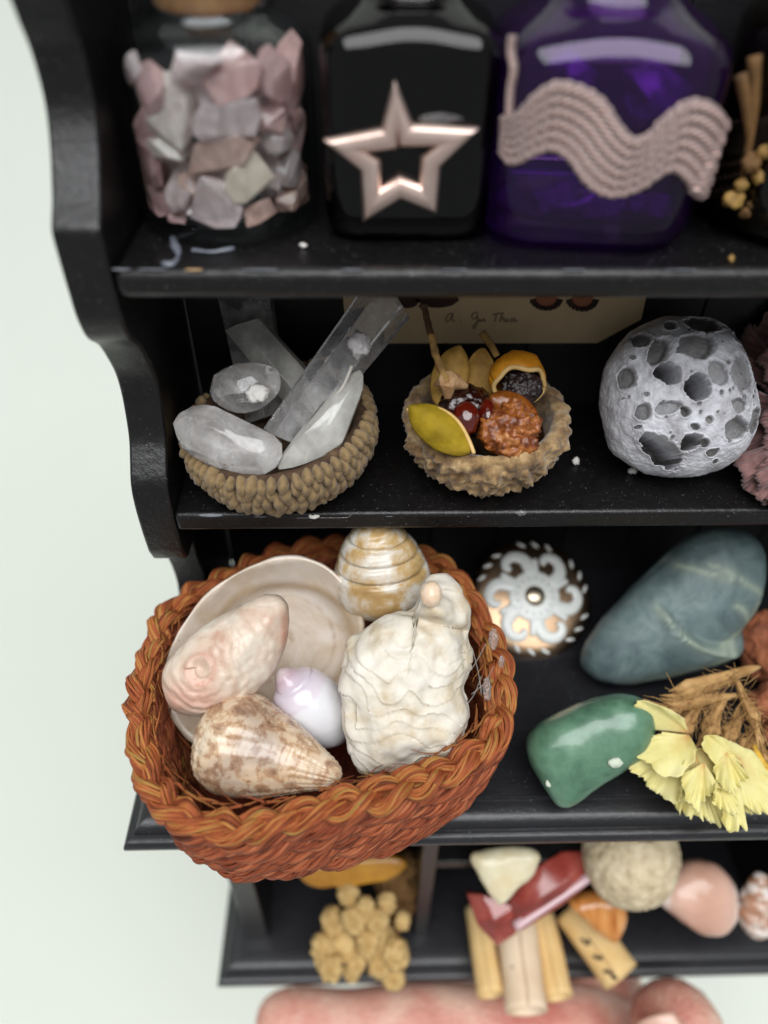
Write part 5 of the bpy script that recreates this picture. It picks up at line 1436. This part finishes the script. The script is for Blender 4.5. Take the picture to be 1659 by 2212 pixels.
for b_, tgt in (((780, 750), [(560, 690), (300, 580)]), ((770, 770), [(620, 880), (480, 860)]), ((1265, 1010), [(1100, 1020), (1020, 1060)]), ((1260, 1030), [(1250, 1150), (1240, 1280)])):
    for t_ in tgt:
        Q = np.array([at(*fx(*q)[:2], d=10.42) for q in spline([b_, ((b_[0] + t_[0]) / 2, (b_[1] + t_[1]) / 2 + 20), t_], 12)])
m_cal = mat('dried_calyx', [(0.3, S(142, 104, 58)), (0.55, S(186, 146, 92)), (0.78, S(216, 184, 132))], scale=3, rough=0.8, bump=0.5, bscale=16)
cal = [((1640, 1440), (1460, 1500), 30, 'pale funnel shaped dried calyx above the yellow flower'), ((1600, 1500), (1440, 1520), 22, 'pointed tan dried calyx left of the pale funnel'), ((1520, 1500), (1470, 1585), 26, 'tan dried calyx just above the yellow petals'),
       ((1560, 1500), (1530, 1590), 24, 'orange tan dried calyx above the middle of the yellow flower'), ((1600, 1520), (1570, 1600), 22, 'orange dried calyx right of the middle one'), ((1640, 1540), (1610, 1620), 22, 'hairy orange dried calyx near the right edge'),
       ((1590, 1470), (1630, 1560), 20, 'thin dried calyx crossing behind the orange ones'), ((1480, 1530), (1440, 1570), 20, 'short dim dried calyx behind the upper left petal'), ((1640, 1590), (1645, 1650), 16, 'small dried calyx holding the yellow bud')]
for k, (a, b, r_, lab) in enumerate(cal):
    A_, B_ = at(*a, d=11.25), at(*b, d=10.95)
    s2 = 11.0 / F
    r_ *= 0.8; pr = [(0, 0.2 * r_ * s2), (0.15, 0.4 * r_ * s2), (0.45, 0.6 * r_ * s2), (0.7, 0.8 * r_ * s2), (0.86, 0.9 * r_ * s2), (1.0, 0.5 * r_ * s2)]
    V, Fc = rod(A_, B_, pr, 24, mod=lambda s, r, th, k=k: r * (1 + 0.12 * np.sin(5 * th + k)))
    V[:, 2] = np.maximum(V[:, 2], Z3 + 0.01)
    o = thing('dried_calyx', (V[:, 0].mean(), V[:, 1].mean(), V[:, 2].min()), lab, 'dried flower', 'dried calyxes by the yellow flower')
    mk('tube', disp(V, Fc, 0.05, 5, 4, k), Fc, m_cal, o)
    T = (B_ - A_) / np.linalg.norm(B_ - A_)
    for j in range(4):
        dv = T * rng.uniform(0.14, 0.3) + rng.normal(size=3) * 0.06
        st0 = B_ + rng.normal(size=3) * r_ * s2 * 0.4
        V, Fc, st = tube(spline([st0 - T * 0.15, st0, st0 + dv], 8), np.linspace(0.06, 0.004, 8), 6)
        V[:, 2] = np.maximum(V[:, 2], Z3 + 0.01)
        mk('lobe', V, Fc, m_cal, o)
    parts = []
    for j in range(70):
        st0 = A_ + (B_ - A_) * rng.uniform(0.2, 1.0) + rng.normal(size=3) * r_ * s2 * 0.35 - FWD * r_ * s2 * 0.5
        dv = rng.normal(size=3) * 0.11 + T * 0.16
        parts.append(tube(np.array([st0, st0 + dv * 0.5, st0 + dv]), [0.006, 0.005, 0.003], 4))
    V, Fc, st = catst(parts); V[:, 2] = np.maximum(V[:, 2], Z3 + 0.01)
    tag(mk('hairs', V, Fc, m_cal, o), kind='stuff')
bud = thing('yellow_bud', at(1645, 1680, d=10.9), 'small deep yellow tubular bud beside the yellow flower at the right edge', 'flower')
m_bud = mat('bud_yellow', [(0.3, S(214, 164, 40)), (0.7, S(236, 200, 90))], scale=4, rough=0.6)
V, Fc = rod(at(1625, 1610, d=10.95), at(1648, 1672, d=10.8), [(0, 0.06), (0.5, 0.08), (0.85, 0.12), (1, 0.14)], 20, mod=lambda s, r, th: r * (1 + 0.2 * s * np.sin(5 * th)))
mk('tube', V, Fc, m_bud, bud)
for j in range(5):
    a = 2 * math.pi * j / 5
    V, Fc = ico(3)
    mk('petal', loc3((1650 + 12 * math.cos(a), 1672 + 11 * math.sin(a)), 10.78, disp(V * np.array([13, 11, 5]), Fc, 2, 0.1, 3, j)), Fc, m_bud, bud)
# --- brown bark lumps at the right edge
m_bark = mat('red_brown_bark', [(0.3, S(92, 48, 28)), (0.5, S(142, 80, 50)), (0.72, S(176, 110, 74))], scale=2.5, rough=0.8, bump=0.7, bscale=14)
for c, r_, lab in (((1668, 1400), (62, 82, 60), 'reddish brown rough lump behind the dried flowers at the right edge'), ((1675, 1520), (62, 48, 46), 'smaller reddish brown lump below the big one at the right edge'), ((1690, 1600), (44, 38, 34), 'lowest brown lump mostly outside the right edge')):
    V, Fc = ico(5); W = disp(V * np.array(r_), Fc, 14, 0.018, 5, c[1])
    d = rest(c, W, Z3)
    tag(mk('bark_lump', loc3(c, d, W), Fc, m_bark), lab, 'bark', 'brown lumps at the right edge')
# ================================================================== LOWER COMPARTMENT
def stone(name, outline, d, tf, tb, mt, label, catg, e=(0.8, 0.9), amp=3, s=0.012, seed=1, group=None, n=100):
    O0 = np.array(outline, float); c = tuple((O0.min(0) + O0.max(0)) / 2)
    O = np.column_stack([O0[:, 0] - c[0], -(O0[:, 1] - c[1])])
    V, Fc = inflate(O, tf, tb, rings=18, n=n, e=e)
    V = disp(V, Fc, amp, s, 4, seed)
    return tag(mk(name, loc3(c, d, V), Fc, mt), label, catg, group)
# straw coloured dried flower bunch
m_straw = mat('straw_flower', [(0.3, S(168, 132, 76)), (0.55, S(206, 176, 118)), (0.8, S(226, 204, 152))], scale=3, rough=0.85, bump=0.6, bscale=14)
m_strawd = mat('straw_flower_brown', [(0.3, S(96, 66, 32)), (0.7, S(150, 112, 64))], scale=3, rough=0.9, bump=0.5, bscale=14)
bunch = thing('straw_flowers', at(780, 2050, z=Z4), 'bunch of straw coloured dried flower buds in the lower left compartment', 'dried flower')
buds = [(752, 1930, 30), (720, 1988, 34), (765, 1985, 36), (700, 2045, 36), (745, 2040, 42), (715, 2088, 34), (768, 2080, 30), (760, 2100, 24), (815, 1990, 32), (835, 1950, 26), (825, 2035, 44), (855, 2060, 38), (820, 2080, 34), (850, 2110, 32), (795, 2035, 34), (870, 1990, 22), (700, 2075, 26), (790, 1960, 26)]
for k, (x, y, r_) in enumerate(buds):
    V, Fc = ico(4)
    r_ *= 0.76; W = V * np.array([r_, r_ * 1.15, r_]); W = disp(W, Fc, r_ * 0.22, 2.2 / r_, 3, k * 1.9)
    mk('bud', loc3((x, y), 14.35 + 0.2 * math.sin(k * 2.1), W), Fc, m_straw, bunch)
for k, (a, b) in enumerate([((752, 1940), (800, 2060)), ((835, 1950), (815, 2060)), ((870, 1990), (830, 2060)), ((715, 1990), (780, 2070))]):
    Q = spline([at(*a, d=14.5), at((a[0] + b[0]) / 2, (a[1] + b[1]) / 2, d=14.7), at(*b, d=14.9)], 12)
    V, Fc, st = tube(Q, 0.07, 7); mk('stalk', V, Fc, m_strawd, bunch)
b2 = thing('brown_flowers', at(860, 1960, z=Z4), 'brown dried flower sprig behind the straw coloured buds', 'dried flower')
for k, (x, y, r_) in enumerate([(850, 1880, 26), (875, 1870, 24), (835, 1905, 24), (870, 1915, 28), (845, 1940, 24), (880, 1950, 22), (860, 1970, 24)]):
    V, Fc = ico(4); W = disp(V * np.array([r_, r_ * 1.1, r_]), Fc, r_ * 0.5, 1.4 / r_, 3, k * 2.9)
    mk('bud', loc3((x, y), 15.2, W), Fc, m_strawd, b2)
Q = spline([at(850, 1870, d=15.4), at(865, 1930, d=15.6), at(870, 2000, d=15.9)], 12)
V, Fc, st = tube(Q, 0.07, 7); mk('stalk', V, Fc, m_strawd, b2)
# amber slice
stone('amber_slice', [(650, 1880), (700, 1862), (780, 1850), (850, 1848), (880, 1865), (850, 1892), (780, 1908), (700, 1915), (660, 1905)], 14.4, 14, 14,
      mat('amber_orange', [(0.3, S(150, 96, 20)), (0.7, S(206, 150, 50))], scale=1.5, rough=0.35, coat=0.4), 'flat amber orange disc under the counter behind the basket', 'stone', e=(0.3, 0.6))
# scrolls
m_scr = mat('parchment', [(0.3, S(214, 176, 112)), (0.6, S(230, 198, 140)), (0.8, S(238, 214, 164))], scale=1.2, rough=0.75, bump=0.2, bscale=14)
m_scr2 = mat('pale_parchment', [(0.3, S(220, 192, 158)), (0.7, S(238, 218, 190))], scale=1.2, rough=0.75, bump=0.2, bscale=14)
def scroll(a, b, za, zb, r_, mt, label, marks=()):
    A_, B_ = at(*a, z=za), at(*b, z=zb)
    T = B_ - A_; L = np.linalg.norm(T); T /= L
    N = np.cross(T, FWD); N /= np.linalg.norm(N); K = np.cross(T, N)
    th = np.linspace(0, 4.3 * math.pi, 80)
    rr = r_ * (0.62 + 0.38 * th / th[-1])
    G = np.zeros((14, 80, 3))
    for i in range(14):
        t = i / 13
        for j in range(80):
            G[i, j] = A_ + T * L * t + rr[j] * (math.cos(th[j] + 0.6) * N + math.sin(th[j] + 0.6) * K)
    V, Fc = sheet(G, 0.025)
    V = V + (fbm(V, 1.2, 3) * 0.02)[:, None] * N
    o = thing('paper_scroll', np.array([*((A_ + B_) / 2)[:2], min(A_[2], B_[2]) - r_]), label, 'scroll', 'rolled paper scrolls')
    mk('rolled_sheet', V, Fc, mt, o)
    for k, pts in enumerate(marks):
        Q = []
        for s, q in spline(pts, 14):
            Q.append(A_ + T * L * s + (r_ + 0.016) * (math.sin(q) * N - math.cos(q) * FWD * 1.0))
        V, Fc, st = tube(np.array(Q), 0.04, 6); mk('pen_mark', V, Fc, m_inkd, o)
    return o
scroll((1030, 1960), (1058, 2150), -16.75, -16.75, 0.27, m_scr, 'leftmost narrow yellowish paper scroll over the base edge')
scroll((1112, 1985), (1135, 2185), -16.5, -16.55, 0.42, m_scr2, 'pale pinkish paper scroll second from the left', [[(0.28, -0.1), (0.34, 0.2), (0.3, 0.35)], [(0.4, -0.5), (0.44, -0.3), (0.4, -0.2)]])
scroll((1165, 1975), (1205, 2155), -16.75, -16.75, 0.30, m_scr, 'yellow paper scroll right of the pale pinkish one')
scroll((1235, 1965), (1340, 2112), -16.5, -16.5, 0.42, m_scr, 'paper scroll with black pen marks pointing at the thumb', [[(0.2, -0.3), (0.3, -0.2), (0.26, 0.0), (0.36, 0.05)], [(0.45, -0.3), (0.52, -0.1), (0.5, 0.1)], [(0.66, -0.3), (0.72, -0.1), (0.78, -0.15), (0.8, 0.0)], [(0.36, 0.5), (0.42, 0.6), (0.4, 0.75)], [(0.48, 0.5), (0.52, 0.62), (0.5, 0.75)]])
# red prism
m_red = mat('red_agate', [(0.3, S(104, 36, 30)), (0.5, S(150, 64, 54)), (0.72, S(186, 106, 94))], scale=1.0, rough=0.14, coat=0.6, sss=0.15)
red = thing('red_crystal', at(1130, 2030, d=14.0), 'shiny red stone point lying across the paper scrolls', 'crystal')
def hullpx(pts, d): return hull(loc3((1150, 1940), d, [(x - 1150, -(y - 1940), w) for x, y, w in pts]))
V, Fc = hullpx([(1008, 1930, 0), (1040, 1922, 20), (1110, 1945, 25), (1130, 1975, 20), (1110, 2015, 12), (1075, 2045, 0), (1030, 1995, 8), (1060, 1970, 34), (1010, 1940, -40), (1110, 1990, -40), (1075, 2035, -30)], 13.9)
mk('stone_point', V, Fc, m_red, red, auto=20, bevel=0.03)
V, Fc = hullpx([(1095, 1935, 20), (1160, 1860, 20), (1210, 1835, 10), (1280, 1840, 0), (1292, 1890, 6), (1210, 1945, 22), (1118, 2008, 14), (1130, 1940, 44), (1215, 1880, 46), (1100, 1950, -50), (1280, 1850, -50), (1200, 1950, -40)], 13.8)
mk('stone_body', V, Fc, m_red, red, auto=20, bevel=0.03)
Q = np.array([at(*p, d=13.55) for p in spline([(1112, 2002), (1170, 1962), (1230, 1922), (1288, 1884)], 20)])
V, Fc, st = tube(Q, 0.09, 8, flat=0.5); mk('pale_edge', V, Fc, mat('pale_lilac_edge', S(206, 172, 176), rough=0.25, coat=0.4), red)
# cream shell fragment
stone('shell_fragment', [(1018, 1850), (1050, 1835), (1120, 1830), (1165, 1845), (1150, 1885), (1115, 1920), (1085, 1955), (1065, 1948), (1035, 1900)], 13.1, 26, 18,
      mat('cream_fragment', [(0.3, S(214, 194, 148)), (0.6, S(232, 224, 192)), (0.8, S(230, 232, 216))], scale=1.2, rough=0.4, coat=0.3), 'cream coloured broken shell piece hanging below the counter edge', 'shell', e=(0.5, 1.0), amp=5)
# textured ball
V, Fc = ico(6)
W = disp(V * np.array([102, 108, 100]), Fc, 3, 0.01, 3)
W = W + normals(W, Fc) * (5 * (0.5 - np.minimum(cells(W, 0.075, 3), 1.0)))[:, None]
tag(mk('textured_ball', loc3((1362, 1850), 13.5, W), Fc, mat('beige_ball', [(0.3, S(176, 156, 122)), (0.55, S(212, 196, 162)), (0.8, S(230, 218, 190))], scale=4, rough=0.8, bump=0.6, bscale=16)), 'beige pitted ball under the counter edge', 'ball')
m_agate = mat('orange_agate', [(0.3, S(166, 92, 34)), (0.5, S(206, 140, 72)), (0.75, S(226, 190, 140))], scale=0.8, rough=0.2, coat=0.5, dist=1.5, stretch=(3, 1, 1))
stone('agate_piece', [(1228, 1950), (1260, 1930), (1310, 1925), (1345, 1950), (1350, 1990), (1330, 2030), (1300, 2020), (1260, 1985)], 14.2, 30, 30, m_agate, 'translucent orange brown agate piece below the beige ball', 'stone', e=(0.5, 0.9))
def banded():
    m, nt, p, out = newmat('banded_pink_stone')
    v = coords(nt, None, (1, 1, 1))
    w = nt.nodes.new('ShaderNodeTexWave'); w.inputs['Scale'].default_value = 0.22; w.inputs['Distortion'].default_value = 1.2; w.inputs['Detail'].default_value = 2
    nt.links.new(v, w.inputs['Vector'])
    nt.links.new(ramp(nt, w.outputs['Fac'], [(0.0, S(200, 156, 134)), (0.5, S(210, 168, 148)), (0.93, S(216, 178, 160)), (0.98, S(232, 214, 204)), (1.0, S(234, 218, 208))]), p.inputs['Base Color'])
    p.inputs['Roughness'].default_value = 0.3; p.inputs['Coat Weight'].default_value = 0.3
    return m
stone('banded_stone', [(1412, 1930), (1440, 1890), (1490, 1862), (1545, 1868), (1585, 1910), (1590, 1960), (1575, 2000), (1540, 2018), (1490, 2005), (1445, 1970)], 14.3, 52, 50, banded(), 'pink and cream banded smooth stone right of the beige ball', 'stone', amp=4)
V, Fc, st = lathe_shell((1635, 1960), 0, 98, 20, [(92, 3), (84, 14), (50, 26), (20, 38), (-15, 46), (-45, 38), (-75, 20), (-88, 8)], n=90, m=120, pitch=-32, dip=0.22, wdt=0.16)
m_tur = mottled('spire_shell_lower', S(232, 224, 218), S(190, 142, 110), 0.52, 4.0, second=S(150, 110, 90), bump=0.5)
tag(mk('spire_shell', loc3((1638, 1958), 14.3, disp(V, Fc, 2, 0.05, 3)), Fc, m_tur), 'small white and brown spired shell at the lower right edge', 'shell')

# ================================================================== HAND HOLDING THE BASE
def skin_material():
    m, nt, p, out = newmat('skin')
    v = coords(nt)
    f = ntex(nt, v, 0.55, 6, 0.6)
    nt.links.new(ramp(nt, f, [(0.34, S(190, 112, 98)), (0.48, S(212, 154, 136)), (0.62, S(226, 188, 168))]), p.inputs['Base Color'])
    p.inputs['Roughness'].default_value = 0.5
    p.inputs['Subsurface Weight'].default_value = 0.35; p.inputs['Subsurface Radius'].default_value = (0.35, 0.12, 0.07); p.inputs['Subsurface Scale'].default_value = 0.6
    b = nt.nodes.new('ShaderNodeBump'); b.inputs['Strength'].default_value = 0.5; b.inputs['Distance'].default_value = 0.05
    w = nt.nodes.new('ShaderNodeTexVoronoi'); w.inputs['Scale'].default_value = 12
    nt.links.new(v, w.inputs['Vector']); nt.links.new(w.outputs['Distance'], b.inputs['Height']); nt.links.new(b.outputs[0], p.inputs['Normal'])
    return m
m_skin = skin_material()
pts = {}; edges = []; rad = {}
def J(n, p, r): pts[n] = np.array(p, float); rad[n] = r
J('palm', (5.6, -4.4, -21.0), 1.4); J('wrist', (6.4, -8.2, -24.0), 2.0); J('arm', (7.4, -13.5, -28.5), 2.6)
edges += [('palm', 'wrist'), ('wrist', 'arm')]
fing = {'i': [(4.6, -3.0, -19.0, 0.98), (3.1, -3.0, -18.85, 0.95), (2.2, -3.0, -18.76, 0.80), (1.3, -3.0, -18.74, 0.92), (0.2, -3.0, -18.68, 0.84), (-0.5, -3.0, -18.64, 0.70), (-1.3, -2.95, -18.64, 0.80), (-2.5, -2.85, -18.6, 0.62)],
        'm': [(4.6, -1.1, -19.2, 0.98), (1.2, -1.1, -18.85, 0.88), (-1.3, -1.0, -18.75, 0.8), (-2.6, -1.0, -18.68, 0.62)],
        'r': [(4.8, 0.8, -19.4, 0.94), (1.7, 0.9, -18.95, 0.84), (-0.6, 0.9, -18.8, 0.76), (-1.9, 0.8, -18.7, 0.6)],
        'l': [(5.3, 2.5, -19.5, 0.82), (3.0, 2.7, -19.0, 0.72), (1.2, 2.7, -18.8, 0.66), (0.2, 2.6, -18.7, 0.52)]}
for f_, L_ in fing.items():
    prev = 'palm'
    for k, (x, y, z, r_) in enumerate(L_):
        J(f_ + str(k), (x, y, z), r_); edges.append((prev, f_ + str(k))); prev = f_ + str(k)
tp = at(1422, 2165, z=-16.7)
J('t0', (6.2, -5.8, -20.2), 1.15); J('t1', (5.5, -5.5, -19.0), 1.02); J('t2', tp + np.array([0.75, -0.25, -0.95]), 1.02); J('t3', tp, 0.9)
edges += [('palm', 't0'), ('t0', 't1'), ('t1', 't2'), ('t2', 't3')]
names = list(pts)
me = bpy.data.meshes.new('hand')
org = np.array([3.5, -2.0, -20.5])
me.from_pydata([tuple(pts[n] - org) for n in names], [(names.index(a), names.index(b)) for a, b in edges], [])
me.materials.append(m_skin)
hand = bpy.data.objects.new('hand', me); COL.objects.link(hand); hand.location = [float(a) for a in org]
WLOC[hand.name] = org
sk = hand.modifiers.new('skin', 'SKIN'); sk.use_smooth_shade = True
for i, n in enumerate(names):
    me.skin_vertices[0].data[i].radius = (rad[n], rad[n])
me.skin_vertices[0].data[0].use_root = True
hand.modifiers.new('sub', 'SUBSURF').levels = 2
hand.modifiers['sub'].render_levels = 2
tag(hand, 'hand holding the dresser from below, thumb pressed to the front of the base', 'hand')
# thumb nail
nn = np.array([-0.35, -0.75, 0.56]); nn /= np.linalg.norm(nn)
ax = pts['t3'] - pts['t2']; ax -= nn * (ax @ nn); ax /= np.linalg.norm(ax); sx_ = np.cross(ax, nn)
G = np.zeros((14, 14, 3))
for i in range(14):
    for j in range(14):
        u, v = -1 + 2 * i / 13, -1 + 2 * j / 13
        a = v * 0.62 * (1 - 0.12 * u * u); sxx = 0.62 * math.sin(a); h = 0.80 * math.cos(a) + 0.04 - 0.10 * max(u, 0) ** 2 - 0.02
        G[i, j] = tp - ax * 0.22 + ax * u * 0.5 * math.sqrt(max(0.2, 1 - 0.45 * v * v)) + sx_ * sxx * 1.15 + nn * h
V, Fc = sheet(G, 0.06)
mk('thumb_nail', V, Fc, mat('nail', [(0.3, S(214, 170, 150)), (0.7, S(226, 188, 168))], scale=1.0, rough=0.3, coat=0.3), hand)

# ================================================================== CRUMBS AND HAIRS
crumb_lab = {(1245, 996, 2): 'white crumb right of the smaller acorn cup', (1367, 1017, 2): 'pale bluish crumb under the left side of the holed pebble', (1125, 1108, 2): 'shiny drip on the middle shelf edge below the smaller acorn cup',
             (678, 1116, 2): 'flat white flake on the middle shelf edge below the larger acorn cup', (655, 530, 1): 'small white speck between the jar and the star bottle', (1580, 558, 1): 'yellowish speck on the top shelf edge at the right'}
for k, ((x, y, s2), lab) in enumerate(crumb_lab.items()):
    V, Fc = ico(3)
    W = disp(V * np.array([(8, 8, 5), (9, 7, 6), (13, 6, 4), (12, 4, 4), (9, 4, 4), (6, 9, 4)][k]), Fc, 3, 0.2, 3, k)
    zz_ = Z2 if s2 == 2 else Z1
    tag(mk('crumb', loc3((x, y), rest((x, y), W, zz_ + 0.002), W), Fc, m_crumb if k not in (2, 5) else (m_glue if k == 2 else m_dry)), lab, 'crumb')
Q = np.array([at(*p, z=Z2 + 0.012) for p in spline([(640, 1122), (690, 1130), (735, 1124), (760, 1112)], 24)])
Q[:, 1] = np.maximum(Q[:, 1], 0.0)
V, Fc, st = tube(Q, 0.006, 5)
tag(mk('glue_thread', V, Fc, m_glue), 'thin clear glue thread on the middle shelf edge under the larger acorn cup', 'glue')
# glue smears on the top shelf by the jar
for k, (pts_, r_, lab) in enumerate([([(372, 512), (380, 535), (384, 552), (372, 568), (352, 566)], 0.034, 'white glue drip running down in front of the corked jar'), ([(415, 538), (460, 542), (505, 534)], 0.022, 'whitish glue smear at the foot of the corked jar')]):
    Q = np.array([at(*p, z=Z1 + 0.03) for p in spline(pts_, 30)])
    V, Fc, st = tube(Q, r_ * (1 + 0.3 * np.sin(np.linspace(0, 9, 30))), 8)
    V[:, 2] = np.maximum(Z1 + 0.002, Z1 + 0.002 + (V[:, 2] - Z1) * 0.6)
    V = disp(V, Fc, 0.02, 5)
    tag(mk('glue_drip', V, Fc, mat('milky_glue_%d' % k, S(104, 108, 118), rough=0.25, coat=0.5)), lab, 'glue')
